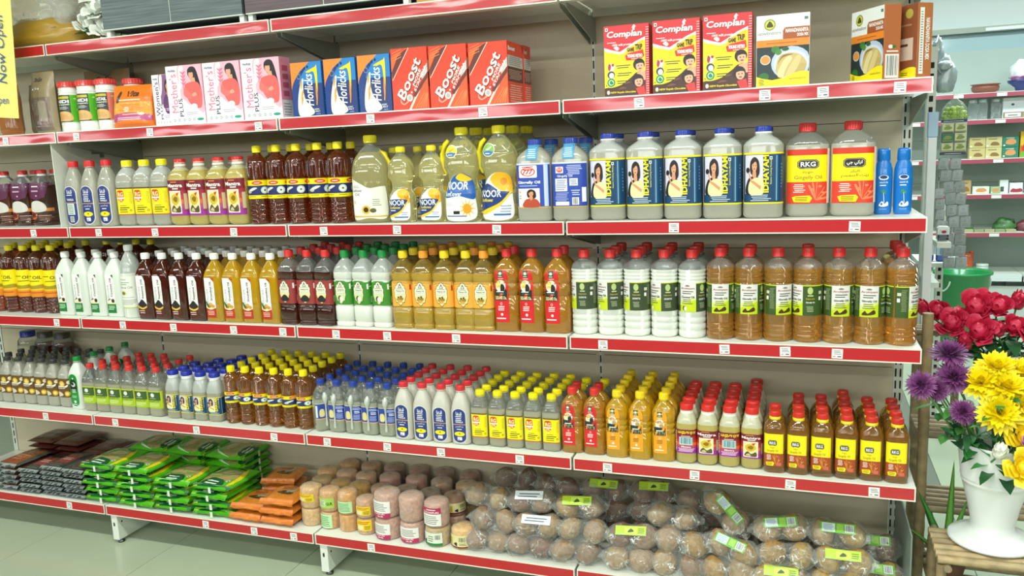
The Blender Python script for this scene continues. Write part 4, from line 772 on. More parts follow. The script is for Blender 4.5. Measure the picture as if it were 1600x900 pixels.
def comp_art():
    L=[('r',0,0,1,1,'#f6e81c'),('s',[(0,1),(0,.68),(.2,.62),(.4,.6),(.6,.68),(.8,.76),(1,.80),(1,1)],'#dfe6e2'),('p',[(0,1),(0,.7),(.18,.66),(.36,.63),(.5,.68),(.7,.76),(1,.84),(1,1)],'#d8343c'),
      ('s',[(0,.0),(0,.12),(.2,.13),(.4,.17),(.6,.26),(.75,.33),(1,.3),(1,0)],'#4a2c20'),('r',.925,0,1,1,'#d8343c')]
    L+= [('r',.94,.02+.033*k,1,.028+.033*k,'#f0d8d4') for k in range(29)]
    L+= [('t','Complan',.06,.80,.86,.93,'#7a1c20',0,.045,.12),('t','Complan',.065,.81,.855,.925,W_,0,.03,.12),('p',[(.66,.92),(.635,.96),(.68,1.0),(.725,.965),(.695,.965),(.695,.92)],W_),('r',.03,.93,.09,.975,W_),('r',.045,.942,.075,.963,K_),
      ('t','100% milk protein',.18,.705,.62,.745,W_,0,.02,.2),('b',.06,.755,.3,.775,1,W_),('s',[(.22,.69),(.3,.65),(.34,.68),(.28,.71)],W_),('p',[(.5,.66),(.7,.72),(.88,.78),(.88,.64),(.5,.58)],'#e8c41c'),('t','GAME',.52,.62,.68,.68,'#3a2a10',0,.05),('t','TRIP',.7,.64,.86,.72,'#3a2a10',0,.05),
      ('p',[(.47,.57),(.55,.6),(.88,.64),(.9,.55),(.8,.5),(.5,.5)],'#d8342a'),('t','YOUNG METRO',.52,.535,.86,.585,W_,0,.05),('b',.6,.505,.84,.53,1,'#f5d0c0'),
      ('e',.15,.42,.085,.055,'#f4e9d8'),('s',[(.08,.4),(.1,.47),(.15,.44),(.12,.37)],'#b82c2c'),('e',.19,.45,.03,.02,'#b82c2c'),('e',.15,.31,.085,.055,'#2a3a5a'),('e',.16,.3,.055,.04,'#eef0ec'),('e',.15,.2,.09,.06,'#158a4a'),('e',.15,.2,.06,.04,'#cfe8d4'),('s',[(.11,.2),(.15,.23),(.2,.19),(.15,.17)],'#158a4a'),
      ('b',.26,.39,.6,.45,2,'#3a3a30'),('b',.26,.28,.62,.34,2,'#3a3a30'),('b',.26,.17,.56,.23,2,'#3a3a30')]
    for cx,cy,tc in ((.80,.41,'#e2504a'),(.77,.19,'#e83a3a')):
        L+= [('p',[(cx-.07,cy-.09),(cx+.12,cy-.06),(.925,cy-.2 if cy>.3 else 0),(cx+.0,cy-.2 if cy>.3 else 0)],tc if cy<.3 else '#e8a888'),('e',cx-.02,cy+.025,.13,.085,'#2a1a18'),('e',cx,cy,.09,.07,'#e8b090'),('s',[(cx-.1,cy+.03),(cx-.02,cy+.09),(cx+.09,cy+.04),(cx,cy+.045)],'#2a1a18'),('e',cx-.03,cy+.005,.012,.009,K_),('e',cx+.035,cy+.008,.012,.009,K_),('e',cx+.005,cy-.035,.035,.01,'#b8403a')]
    L+= [('t','NEW Royale Chocolate',.13,.035,.7,.07,'#f0d41c',0,.03,.2),('e',.08,.06,.035,.03,'#d8d0c8'),('s',[(.3,.1),(.4,.13),(.5,.11),(.4,.1)],'#7a4a34'),('s',[(.45,.17),(.52,.2),(.6,.19)],'#7a4a34'),('e',.04,.16,.012,.01,K_)]
    return L
for i,(a,b) in enumerate(((2.130,2.262),(2.272,2.405),(2.413,2.546))):
    carton('drink_powder_box','red and yellow box with two smiling children, %s of three'%(('leftmost','middle','rightmost')[i]),a,b,.014,.07,.201+.002*i,'#d8343c',comp_art(),None,'red and yellow boxes with children')
def dosa_art():
    L=[('r',0,0,1,1,'#1f3030'),('r',0,.72,1,1,'#eef0ec'),('r',0,.56,1,.66,'#f08a2a'),('r',0,.66,1,.74,'#eef0ec'),('p',[(.5,.66),(.5,.78),(.54,.82),(1,.82),(1,.66)],'#a8562c'),('t','NAVADHANIYA',.55,.745,.98,.80,W_,0,.03),('t','DOSA MIX',.77,.685,.98,.73,W_,0,.03),('e',.25,.87,.11,.08,'#8a8a1c'),('e',.25,.87,.09,.065,'#cfcf5a'),('s',[(.19,.84),(.22,.9),(.25,.92),(.29,.89),(.31,.84)],'#4a4a10'),
      ('t','nativefoodstore',.02,.73,.46,.78,'#3a3a34',0,.0,.25),('r',.9,.91,.97,.95,'#4a7a6a'),('b',.1,.59,.85,.63,1,'#b86a2a'),('e',.66,.32,.38,.235,'#b9c6dc'),('e',.66,.31,.33,.19,'#d3dcea'),
      ('s',[(.38,.3),(.44,.42),(.6,.46),(.8,.44),(.94,.34),(.94,.24),(.8,.14),(.5,.14),(.38,.2)],'#c9b070'),('s',[(.4,.16),(.5,.34),(.62,.42),(.68,.38),(.58,.26),(.5,.12)],'#e0cf96'),('s',[(.55,.12),(.66,.3),(.78,.42),(.85,.38),(.74,.2)],'#d6c284'),('s',[(.72,.14),(.84,.3),(.95,.26),(.84,.12)],'#bfa566'),('s',[(.4,.3),(.5,.4),(.7,.44),(.5,.43)],'#8a6a34'),
      ('e',.17,.38,.10,.07,'#c9cfd0'),('e',.17,.38,.085,.058,'#e8923a'),('e',.14,.14,.1,.06,'#2c6a2c'),('e',.36,.52,.08,.05,'#3a7a34'),('e',.42,.48,.06,.04,'#4a8a3a'),('e',.55,.52,.07,.03,'#2c5a2c'),
      ('p',[(0,0),(0,.15),(.1,.12),(.3,.09),(.5,.11),(.7,.17),(.85,.195),(1,.19),(1,0)],'#f5e01c'),('t','nativefoodstore',.62,.085,.94,.115,'#5a5010',0,0,.25),('b',.04,.02,.16,.11,4,'#4a4410')]
    return L
DSIDE=[('r',0,0,1,1,'#b4683c'),('r',.08,.02,.92,.34,W_),('k',.14,.05,.86,.32,K_),('b',.1,.36,.9,.4,1,W_),('e',.4,.44,.14,.025,W_),('e',.62,.44,.12,.02,GR)]
carton('dosa_mix_box','white and orange dosa mix box facing forward beside the red boxes',2.557,2.695,.014,.05,.19,'#eef0ec',dosa_art())
o=carton('dosa_mix_box','dosa mix box turned sideways with its barcode side forward',2.829,2.969,.0,.05,.192,'#b4683c',dosa_art(),DSIDE,rz=-1.02); o.location=(2.862,.085,Z[2]+.0003)
DB=[('r',0,0,1,1,'#8a4f30'),('r',0,.0,1,.2,'#8a4f30'),('e',.78,.88,.1,.065,'#b8a84a'),('b',.1,.8,.5,.88,2,'#b88a70'),('b',.1,.7,.9,.76,1,'#a87a60'),('r',.3,.25,.9,.55,'#d0b8a4'),('b',.05,.25,.28,.5,6,'#b89a84'),('b',.35,.42,.8,.5,1,'#5a3a2a'),('s',[(0,0),(.2,.04),(.5,.1),(.8,.15),(1,.13),(1,-.0)],'#f0dc1c'),('p',[(0,0),(1,0),(1,.12),(.5,.08)],'#f0dc1c'),('b',.6,.04,.8,.09,2,'#6a5a10')]
DS2=[('r',0,0,1,1,'#b8703f'),('r',.12,.05,.42,.94,'#f0eee4'),('b',.18,.08,.36,.9,24,'#9a948a'),('t','NAVADHANIYA DOSA MIX',.54,.24,.84,.8,W_,-90,.03)]
o=carton('dosa_mix_box','brown dosa mix box at the right end showing its lettered spine',2.9,3.03,.0,.048,.19,'#a8623a',DB,DS2,rz=-.92); o.location=(2.937,.088,Z[2]+.0003)

# jars, pouches and the bag at the left end of that shelf
def jar_art(g):
    return [('r',0,0,1,1,'#1f2a20'),('r',.44,0,1,1,'#56b41c' if g else '#e8806a'),('r',.04,.86,.42,.95,'#c9b81c'),('t','NIDI' if g else 'FOXTAIL',.06,.70,.42,.82,W_,0,.04),('t','Idiyappam',.06,.61,.42,.68,W_,0,.02),('b',.08,.46,.4,.58,3,'#cfd6cc'),('s',[(.03,.06),(.04,.3),(.2,.4),(.42,.34),(.47,.08),(.24,.02)],'#e0b26a'),('b',.1,.1,.4,.3,5,'#c9984e'),('e',.62,.45,.06,.05,'#8ad05a'),('r',.80,0,1,1,'#8fc8d8' if g else '#d9d6c0'),('b',.82,.1,.98,.8,7,W_),('r',0,0,.46,.03,'#2a3424'),('e',.56,.86,.04,.03,'#b8e08a')]
p=[(0,.034,.034,.034),(.003,.037,.037,.037),(.034,.038,.038,.038),(.035,.0365,.0365,.0365),(.036,.038,.038,.038),(.14,.038,.038,.038),(.142,.0365,.0365,.0365),(.146,.0365,.0365,.0365),(.148,.038,.038,.038),(.152,.038,.038,.038),(.154,.036,.036,.036),(.168,.036,.036,.036)]
jc=capmesh(.168,.190,.039,'#d8403a')
for q,g in (('jarg',1),('jaro',0)):
    kind(q,'flour_jar','jar','white jar with %s label and red lid on the fifth shelf'%('black and green' if g else 'black and coral'),'red-lidded white jars',p,1,M('#eef0e6',.3,0,.3),M('#eef0e6',.3,0,.3),jc,(.038,.139,.155,.040),jar_art(g))
put('jarg',.010,.075,2); put('jarg',.103,.075,2); put('jaro',.185,.085,2); put('jaro',.262,.145,2,1)

def pouch_up(name,label,x,y,z,w,h,d,mat,art=None,rz=0,tilt=0,seed=0,group=None,cat='packet',taper=.25):
    """standing pillow pouch"""
    o=tag(empty(name,(x,y,z+.0003),rz),label,cat,group); n,m=14,18
    def surf(u,v,sgn,off=0):
        f=(max(0,1-abs(u)**3)**.5)*min(1,(1-v)*3.2+.06)*min(1,v*6+.35); nz=noise.noise(Vector((u*2.2+seed,v*3.1,seed*1.7)))*.12+noise.noise(Vector((u*6+seed,v*8,seed)))*.05
        yy=sgn*(d/2*f*(1+nz)+off); xw=w/2*(1-.06*math.sin(v*PI)+.02*noise.noise(Vector((v*4,seed,0))))
        return (u*xw,yy+tilt*v*h,v*h)
    mb=MB()
    for sgn in (-1,1):
        vs=[surf(-1+2*i/n,j/m,sgn) for j in range(m+1) for i in range(n+1)]; fs=[]
        for j in range(m):
            for i in range(n):
                a=j*(n+1)+i; q=(a,a+1,a+n+2,a+n+1); fs.append(q if sgn<0 else q[::-1])
        mb.add(vs,fs,mat,True)
    link('pouch',mb.build('pouch'),o)
    if art: link('print',art_mesh('print',art,1,1,lambda s,t,off:surf(s*1.9,min(max(t,.002),.998),-1,off),.06,.05,base=.0008,step=.0003,coat=.4,rough=.3),o)
    return o
BRN=M('#7a6852',.3,0,.3,.15,60); TAN=M('#a89878',.3,0,.4,.1,40)
pouch_up('flour_pouch','orange-brown pouch partly behind the yellow sign',-.325,.09,Z[2],.12,.21,.05,M('#b8702c',.3,0,.5,.2,40),seed=3)
pouch_up('flour_pouch','slim brown pouch between the sign and the tall grey pouch',-.218,.13,Z[2],.075,.198,.05,BRN,seed=5)
pouch_up('flour_pouch','tall grey-brown standing pouch with crinkled window',-.108,.07,Z[2],.118,.238,.06,TAN,[('t','SnSn',.24,.83,.62,.9,'#3a3428',0,.02,.2),('r',.08,.05,.92,.58,'#8f7c72'),('b',.1,.1,.9,.55,12,'#9c8b82'),('r',.4,.2,.78,.52,'#b6ab9c'),('r',.1,.05,.4,.3,'#7c6a62')],seed=8)
pouch_up('flour_pouch','wide tan pouch standing behind the red-lidded jars',-.02,.3,Z[2],.24,.255,.07,M('#a88a62',.3,0,.4,.1,40),[('t','SnSn',.3,.80,.7,.9,'#4a3a28',0,.02,.2)],seed=11)
OB=[('r',0,0,1,1,'#f07a1c'),('r',.0,.28,1,.6,'#f2a02a'),('s',[(0,.3),(.5,.36),(1,.28),(1,.16),(.5,.2),(0,.15)],'#b8487c'),('t','Vita',.4,.72,.72,.86,'#4a3426',0,.04,.2),('s',[(.12,.6),(.2,.84),(.26,.82),(.2,.62)],'#4a3426'),('b',.2,.62,.8,.68,1,'#f8e0b8'),('e',.4,.44,.08,.06,'#f8e6c8'),('b',.28,.3,.9,.34,1,'#f8d8b0'),('b',.1,.18,.8,.26,2,'#f5d0e0'),('b',.2,.4,.85,.56,4,'#e07a14'),('e',.78,.32,.07,.03,'#f8e6c8')]
pouch_up('flour_pouch','glossy orange pillow pack leaning in front of the white jars',.333,.06,Z[2],.178,.158,.065,M('#f07a1c',.25,0,.7,.2,30),OB,rz=.15,tilt=.12,seed=21)
pouch_up('flour_pouch','second orange pack half hidden beside the white and purple box',.395,.155,Z[2],.1,.14,.05,M('#d8641c',.25,0,.7,.2,30),seed=25)
# yellow paper sign hanging in front of the left bay
o=tag(empty('hanging_sign',(-.148,-.07,Z[2]+.06)),'yellow paper sign with blue lettering hanging at the left edge','sign'); o.rotation_euler.y=.09
mb=MB(); pts=[]
for j in range(9):
    for i in range(5):
        pts.append((-.16+.213*i/4+.0*j, -.004*math.sin(i*.9), .0+.7*j/8))
mb.add(pts,[(j*5+i,j*5+i+1,j*5+i+6,j*5+i+5) for j in range(8) for i in range(4)],M('#f6ec7a',.6),True)
mb.add([(x,y+.0008,z) for x,y,z in pts],[(j*5+i,j*5+i+5,j*5+i+6,j*5+i+1) for j in range(8) for i in range(4)],M('#f6ec7a',.6),True)
link('paper',mb.build('paper'),o); sgf=lambda s,t,off:(-.0535+s,-.0045-off,t)
link('lettering',art_mesh('lettering',[('t','Now Open',.63,.18,.88,.53,'#4a5c96',90,.004,.15),('t','Open',.46,.06,.83,.115,'#5a6aa0',0,.004)],.213,.7,sgf,base=.0008),o)
mb=MB(); mb.tube([(-.053,0,.7),(-.053,.0,.9),(-.053,0,1.25)],.001,M('#d8d8d0',.5),6); link('string',mb.build('string'),o)

# ------------------------------------------------------------------ on the topmost shelf
def slabcab(label,x0,x1,y0,d,h,col,colside):
    o=tag(empty('cabinet',((x0+x1)/2,y0+d/2,Z[1]+.0005)),label,'cabinet'); w=x1-x0; m=newmat('striped_laminate_'+col[1:]); p=pr(m); nt=m.node_tree
    tc=nt.nodes.new('ShaderNodeTexCoord'); mp=nt.nodes.new('ShaderNodeMapping'); mp.inputs['Scale'].default_value=(3,3,90); n=nt.nodes.new('ShaderNodeTexNoise'); n.inputs['Scale'].default_value=2; n.inputs['Detail'].default_value=5
    r=nt.nodes.new('ShaderNodeValToRGB'); r.color_ramp.elements[0].position=.35; r.color_ramp.elements[1].position=.7; r.color_ramp.elements[0].color=lin(col); r.color_ramp.elements[1].color=lin(colside); p.inputs['Roughness'].default_value=.4
    nt.links.new(tc.outputs['Object'],mp.inputs[0]); nt.links.new(mp.outputs[0],n.inputs['Vector']); nt.links.new(n.outputs['Fac'],r.inputs[0]); nt.links.new(r.outputs[0],p.inputs['Base Color'])
    mb=MB(); mb.box(-w/2,w/2,-d/2+.012,d/2,.03,h,M('#2c3236',.6)); link('body',mb.build('body'),o)
    for s in (-1,1):
        mb=MB(); mb.box(min(s*.002,s*w/2),max(s*.002,s*w/2),-d/2,-d/2+.012,.034,h,m,.001); link('panel',mb.build('panel'),o)
        for yy in (-d/2+.01,d/2-.03):
            mb=MB(); mb.box(s*(w/2-.012)-.009,s*(w/2-.012)+.009,yy,yy+.02,0,.03,M('#dfe3da',.4)); link('foot',mb.build('foot'),o)
    mb=MB(); mb.box(-w/2,w/2,-d/2+.001,-d/2+.013,.0295,.0335,M('#cfd4cc',.4)); mb.box(-.0018,.0018,-d/2+.002,-d/2+.01,.034,h,M('#cfd4cc',.4)); link('edge_strip',mb.build('edge_strip'),o)
slabcab('grey wood-grain cabinet on the topmost shelf beside the white flowers',.262,.874,.03,.33,.32,'#4c5a5c','#6c7a78')
slabcab('brown wood-grain cabinet on the topmost shelf right of the grey one',.886,1.50,.03,.33,.32,'#54444a','#6a585c')
boxobj_=MB(); boxobj_.box(-.06,.06,-.1,.1,0,.12,M('#c08a4a',.6,0,0,.1,60),.002); tag(link('wooden_box',boxobj_.build('wooden_box'),None,(1.575,.16,Z[1]+.0005)),'tan wooden box on the topmost shelf right of the brown cabinet','box')
# gold-brown sack in clear plastic
def blob(name,label,x,y,z,rx,ry,rz_,mat,seed,amp=.18,cat='sack',n=28,m=16,parent=None,freq=2.2,flat=.5,group=None):
    mb=MB(); rings=[]
    for j in range(m+1):
        t=PI*j/m; ring=[]
        for i in range(n):
            a=2*PI*i/n; v=Vector((math.sin(t)*math.cos(a),math.sin(t)*math.sin(a),-math.cos(t)))
            k=1+amp*noise.noise(v*freq+Vector((seed,seed*.7,0)))+amp*.5*noise.noise(v*freq*2.6+Vector((0,seed,seed)))
            zz=v.z*k; zz=max(zz,-flat-.0)
            ring.append((v.x*k*rx,v.y*k*ry,(zz+flat)*rz_))
        rings.append(ring)
    mb.strips(rings,[mat]*m,True); me=mb.build(name)
    if parent is not None: return link(name,me,parent,(x,y,z))
    return tag(link(name,me,None,(x,y,z)),label,cat,group)
o=blob('sack','gold-brown wrapped sack on the topmost shelf at the left end',-.16,.17,Z[1]+.001,.27,.15,.085,M('#b08a2c',.35,0,.4,.3,14),3,.25)
blob('plastic_wrap','',0,.0,.07,.25,.14,.14,film('cloudy_wrap','#d9dfd6',.9,.3,12,.85),9,.35,parent=o,flat=.3)
# white artificial flowers
def leafmesh(mb,base,d,length,width,mat,curl=.2,up=Vector((0,0,1))):
    d=Vector(d).normalized(); s=d.cross(up); s=s.normalized() if s.length>1e-4 else Vector((1,0,0)); nn=s.cross(d); b=Vector(base); vs=[]
    K5=((0,.12),(.22,.75),(.5,1),(.78,.68),(1,.03))
    for t,w in K5:
        c=b+d*length*t-nn*(curl*length*t*t)
        vs+= [tuple(c-s*width*w/2+nn*width*.12*w),tuple(c),tuple(c+s*width*w/2+nn*width*.12*w)]
    fs=[]
    for i in range(4):
        a=i*3; fs+= [(a,a+1,a+4,a+3),(a+1,a+2,a+5,a+4)]
    mb.add(vs,fs,mat,True)
def rosebloom(r,h,mat,seed=0,open_=1.0,core=None):
    R=random.Random(seed); mb=MB()
    mb.lathe([(r*.05,0),(r*.42,h*.06),(r*.52,h*.35),(r*.36,h*.75),(r*.12,h*.86),(0,h*.8)],core or mat,12)
    for k in range(5,-1,-1):
        for q in range(3+(k>2)):
            a=k*1.3+q*2*PI/(3+(k>2))+R.uniform(-.2,.2); rr=r*(.34+.13*k*open_); hh=h*(1.0-.07*k); span=1.05; vs=[];n=6;m=5
            for j in range(m+1):
                t=j/m; prof=rr*(.35+.65*math.sin(min(1,t*1.35)*PI/2))+(r*.16*open_*max(0,t-.72)/.28*(k*.35)); z=h*.05+hh*t*(1-.10*k*open_*max(0,t-.6))
                for i in range(n+1):
                    b=a+span*(i/n-.5)*(.75+.4*math.sin(t*PI)); e=1-.22*(abs(i/n-.5)*2)**2*(t>.7)
                    vs.append((prof*math.cos(b),prof*math.sin(b),z*e))
            mb.add(vs,[(j*(n+1)+i,j*(n+1)+i+1,(j+1)*(n+1)+i+1,(j+1)*(n+1)+i) for j in range(m) for i in range(n)],mat,True)
    return mb.build('bloom')
WFL=M('#f2f5ec',.5); GL=M('#2f7a34',.45); GL2=M('#2a5c34',.4); ST=M('#5a8a48',.5)
for i,(x,y,z,r) in enumerate(((.19,.08,.13,.055),(.13,.1,.2,.06),(.22,.07,.05,.05),(.10,.09,.08,.045),(.20,.12,.24,.06))):
    o=tag(empty('artificial_flower',(x,y+.06,Z[1]+.001)),'white artificial flower beside the grey cabinet, %s'%('middle of the bunch','upper left','lowest by the cabinet foot','lowest left','topmost')[i],'flower','white artificial flowers')
    link('bloom',rosebloom(r,r*1.2,WFL,i,1.0),o,(0,-.03,z-.02),(.9,0,.3*i))
    mb=MB(); mb.tube([(0,0,0),(0,-.01,z*.5),(0,-.03,z-.02)],.003,ST,6); link('stem',mb.build('stem'),o)
    mb=MB()
    for q in range(3): leafmesh(mb,(0,-.03,max(z-.04,.02)),(math.cos(q*2.1+i),-.8,.3+.2*q),.05,.03,GL)
    link('leaves',mb.build('leaves'),o)
# ------------------------------------------------------------------ the bottom shelf
def flatpack(key,name,cat,desc,group,w,d,h,mat,art=None,seed=0,amp=.16,crimp=None,edge=None):
    n,m=12,14
    def H(u,v): return (max(0,1-abs(u)**4)**.6)*(max(0,1-abs(v)**4)**.6)
    def surf(u,v,sgn,off=0):
        nz=noise.noise(Vector((u*1.7+seed,v*2.3,seed)))*amp+noise.noise(Vector((u*5+seed,v*6,seed*2)))*amp*.4
        zz=h*.46+sgn*(h*.46*H(u,v)*(1+(nz if sgn>0 else 0))+off)
        return (u*w/2*(1-.03*abs(v)),v*d/2,min(zz,h*1.02+off))
    mb=MB()
    for sgn in (1,-1):
        vs=[surf(-1+2*i/n,-1+2*j/m,sgn) for j in range(m+1) for i in range(n+1)]
        mb.add(vs,[((j*(n+1)+i,j*(n+1)+i+1,(j+1)*(n+1)+i+1,(j+1)*(n+1)+i) if sgn>0 else (j*(n+1)+i,(j+1)*(n+1)+i,(j+1)*(n+1)+i+1,j*(n+1)+i+1)) for j in range(m) for i in range(n)],mat,True)
    ps=[('packet',mb.build('packet'),None)]
    if edge:
        mb=MB(); R=random.Random(seed); vs=[]
        for i in range(13):
            x=-w/2+w*i/12; vs+= [(x*.98,-d/2*.80-R.uniform(0,.004),h*.1),(x*.99,-d/2*.97-R.uniform(0,.006),h*.42+R.uniform(-.12,.12)*h),(x*.97,-d/2*.82,h*.86)]
        mb.add(vs,[q for i in range(12) for q in ((i*3,i*3+3,i*3+4,i*3+1),(i*3+1,i*3+4,i*3+5,i*3+2))],edge,True)
        if crimp: 
            mb.add([(.0,-d/2-.0075,h*.1),(.012,-d/2-.0075,h*.1),(.012,-d/2-.0075,h*.8),(0,-d/2-.0075,h*.8)],[(0,1,2,3)],crimp)
        ps.append(('folded_end',mb.build('folded_end'),None))
    if art: ps.append(('print',art_mesh('print',art,1,1,lambda s,t,off:surf(s*1.96,(t-.5)*1.96,1,off),.07,.07,base=.0008,step=.0003,coat=.5,rough=.25),None))
    K[key]=dict(name=name,cat=cat,desc=desc,group=group,ps=ps)
def putz(key,x,y,z,rz=0,rx=0,label=None):
    k=K[key]; o=empty(k['name'],(x,y,z),rz); o.rotation_euler.x=rx; o['category']=k['cat']; o['group']=k['group']; o['label']=label or k['desc']
    for n,me,lab in k['ps']: link(n,me,o,label=lab)
    return o
DK=M('#4a504c',.22,0,.8,.3,50); SILV=M('#8d9692',.28,.1,.5,.35,70); MARO=M('#5c2a20',.3,0,.6,.2,40)
DART=[('r',.06,.1,.94,.96,'#33302c'),('r',.2,.3,.8,.75,'#8e2a30'),('b',.25,.45,.7,.6,2,'#d0b0aa'),('b',.2,.12,.8,.25,2,'#6a6660')]
flatpack('dark','seed_packet','packet','dark','dark seed packets on the bottom shelf',.12,.20,.019,DK,DART,4,.1,None,SILV)
flatpack('mar','seed_packet','packet','maroon','dark seed packets on the bottom shelf',.15,.17,.024,MARO,[('r',.1,.1,.9,.9,'#4a2018'),('b',.2,.3,.8,.6,3,'#7a4a3c')],6)
flatpack('rust','seed_packet','packet','rust','dark seed packets on the bottom shelf',.13,.20,.024,DK,[('r',.1,.1,.9,.96,'#9a4a1c'),('b',.2,.3,.8,.6,3,'#c88a5a')],7,.2,None,SILV)
ZB=Z[6]+.0006
pos=['left end','second stack from left','third stack from left','stack beside the green bags']
pr_=lambda k,n:('lowest' if k==0 else 'topmost' if k==n-1 else ORD[k]+' up')
for s,(x,n,kk) in enumerate(((-.565,5,'rust'),(-.43,5,'dark'),(-.302,6,'dark'),(-.179,6,'dark'))):
    hh=.0245 if kk=='rust' else .0222
    for k in range(n): putz(kk,x+jr.uniform(-.003,.003),.112+jr.uniform(-.004,.004),ZB+k*hh,jr.uniform(-.03,.03),0,'%s flat packet, %s, %s'%('rust-labelled' if kk=='rust' else 'dark grey silver-edged',pos[s],pr_(k,n)))
for s,(x,n) in enumerate(((-.60,6),(-.44,6),(-.28,5),(-.12,5))):
    for k in range(n): putz('mar',x,.31,ZB+k*.026,jr.uniform(-.05,.05),0,'dark maroon packet in the back stacks, %s, %s'%(('leftmost stack','second stack','third stack','rightmost stack')[s],pr_(k,n)))
GBG=M('#4fae1e',.25,0,.7,.25,30); GED=M('#5fb820',.28,0,.6,.4,40); WST=M('#dfe8d4',.4)
GART=[('r',.0,.0,1,1,'#55b81c'),('s',[(.05,.3),(.2,.62),(.55,.78),(.8,.7),(.86,.4),(.6,.24),(.3,.2)],'#b09a68'),('s',[(.3,.6),(.55,.74),(.75,.66),(.6,.55)],'#c8b488'),('s',[(.78,.86),(.92,.6),(.94,.25),(.84,.06),(.86,.4),(.8,.66)],'#f0d41c'),('s',[(.1,.04),(.14,.22),(.4,.32),(.66,.26),(.72,.06),(.4,.02)],'#0d5a2c'),
  ('b',.24,.08,.6,.24,2,'#e6eee0'),('e',.76,.26,.05,.04,W_),('e',.765,.26,.025,.02,K_),('s',[(.02,.36),(.14,.72),(.4,.9),(.34,.86),(.16,.66)],'#e6eedd'),('s',[(.45,.9),(.7,.86),(.78,.78),(.6,.82)],'#12642c'),('p',[(.02,.02),(.12,.02),(.06,.14)],'#f0e01c')]
flatpack('grn','rice_bag','bag','green bag','green rice bags on the bottom shelf',.178,.205,.034,GBG,GART,2,.3,WST,GED)
flatpack('grn2','rice_bag','bag','green bag','green rice bags on the bottom shelf',.182,.21,.034,GBG,GART,9,.32,WST,M('#1c6a2c',.28,0,.6,.4,40))
gp=['leftmost stack','second stack','third stack','rightmost stack']
for s,(x,n) in enumerate(((-.033,5),(.150,5),(.285+.05,4),(.475-.012+.06,4))):
    for k in range(n):
        putz('grn' if (k+s)%2 else 'grn2',x+jr.uniform(-.006,.006)+(.004 if k%2 else 0),.116+jr.uniform(-.004,.004),ZB+k*.0345,jr.uniform(-.05,.05),0,'green rice bag in front, %s, %s'%(gp[s],pr_(k,n)))
for s,(x,n) in enumerate(((.02,5),(.22,5),(.43,5))):
    for k in range(n): putz('grn',x,.314,ZB+k*.0345,PI/2+jr.uniform(-.06,.06),0,'green rice bag lying crosswise at the back, %s, %s'%(('left','middle','right')[s],pr_(k,n)))
ORM=M('#d9822e',.28,0,.6,.35,34,.25); ORE=M('#e07a22',.28,0,.6,.4,40)
OART=[('s',[(.3,.4),(.5,.55),(.72,.5),(.7,.38),(.45,.34)],'#4a3a1c'),('b',.25,.6,.75,.8,3,'#8a2a1c'),('s',[(.5,.5),(.62,.6),(.8,.58),(.7,.48)],'#8a8a70')]
flatpack('org','snack_packet','packet','orange packet','orange packets on the bottom shelf',.145,.16,.036,ORM,None,12,.3,None,ORE)
flatpack('orgt','snack_packet','packet','orange packet','orange packets on the bottom shelf',.145,.16,.036,ORM,OART,14,.3,None,ORE)
for s,(x,n) in enumerate(((.683,2),(.830-.003,3))):
    for k in range(n): putz('orgt' if k==n-1 else 'org',x,.092+.01*k*(1-s),ZB+k*.038,jr.uniform(-.06,.06),0,'orange crinkly packet, %s stack, %s'%(('left','right')[s],pr_(k,n)))
for k in range(3): putz('orgt' if k==2 else 'org',.700,.265,ZB+k*.038,.2,0,'orange crinkly packet in the stack behind, %s'%pr_(k,3))

# jaggery blocks in clear wrap
CLW=film('clear_wrap','#e8ebe4',.25,.16,40,.42)
def block(x,y,z,r,h,col,label,art=None,rz=0,lw=.09,lz=(.25,.75),seed=0,tag_='jaggery blocks on the bottom shelf'):
    o=tag(empty('jaggery_block',(x,y,z),rz),label,'food',tag_); mb=MB(); rings=[]; P=[(0,0),(r*.86,0),(r*.97,h*.06),(r,h*.15),(r*1.0,h*.5),(r*.97,h*.88),(r*.9,h*.96),(r*.5,h*.99),(0,h)]
    for q,(a,zz) in enumerate(P):
        rings.append([(a*(1+.03*noise.noise(Vector((math.cos(t)*2,math.sin(t)*2,q+seed))))*math.cos(t),a*(1+.03*noise.noise(Vector((math.cos(t)*2,math.sin(t)*2,q+seed))))*math.sin(t),zz) for t in [2*PI*i/22 for i in range(22)]])
    m=M(col,.4,0,.5,.35,90,.28); mb.strips(rings,[m]*(len(P)-1)); link('block',mb.build('block'),o)
    mb=MB(); rg=[]
    for q,(a,zz) in enumerate([(r*.9,.0005),(r*1.015,h*.1),(r*1.02,h*.5),(r*1.0,h*.92),(r*.75,h*1.012),(r*.2,h*1.02)]):
        rg.append([((a+.0016*noise.noise(Vector((math.cos(t)*5,math.sin(t)*5,q*1.3+seed))))*math.cos(t),(a+.0016*noise.noise(Vector((math.cos(t)*5,math.sin(t)*5,q*1.3+seed))))*math.sin(t),zz) for t in [2*PI*i/26 for i in range(26)]])
    mb.strips(rg,[CLW]*5); link('wrap',mb.build('wrap'),o)
    if art:
        pf=[(0,r*1.04,r*1.04,r*1.04),(h,r*1.04,r*1.04,r*1.04)]; link('label',art_mesh('label',art,lw,h*(lz[1]-lz[0]),wrap(pf,h*lz[0]),.006,.02),o)
    return o
LY=[('r',0,0,1,1,'#f0d01c'),('b',.1,.6,.9,.9,2,'#c8401c'),('r',.1,.1,.5,.5,'#e8e0b8'),('b',.55,.1,.95,.5,4,'#6a5a10')]
LGN=[('r',0,0,1,1,'#a8d05a'),('r',.1,.2,.5,.8,'#dfe8cf'),('b',.12,.25,.48,.75,5,'#5a7a3a'),('t','GUR',.56,.3,.9,.6,'#2c5a1c',0,.03)]
LST=[('r',0,0,1,1,'#c0e8b0'),('b',.1,.1,.9,.9,6,'#6a9a6a')]
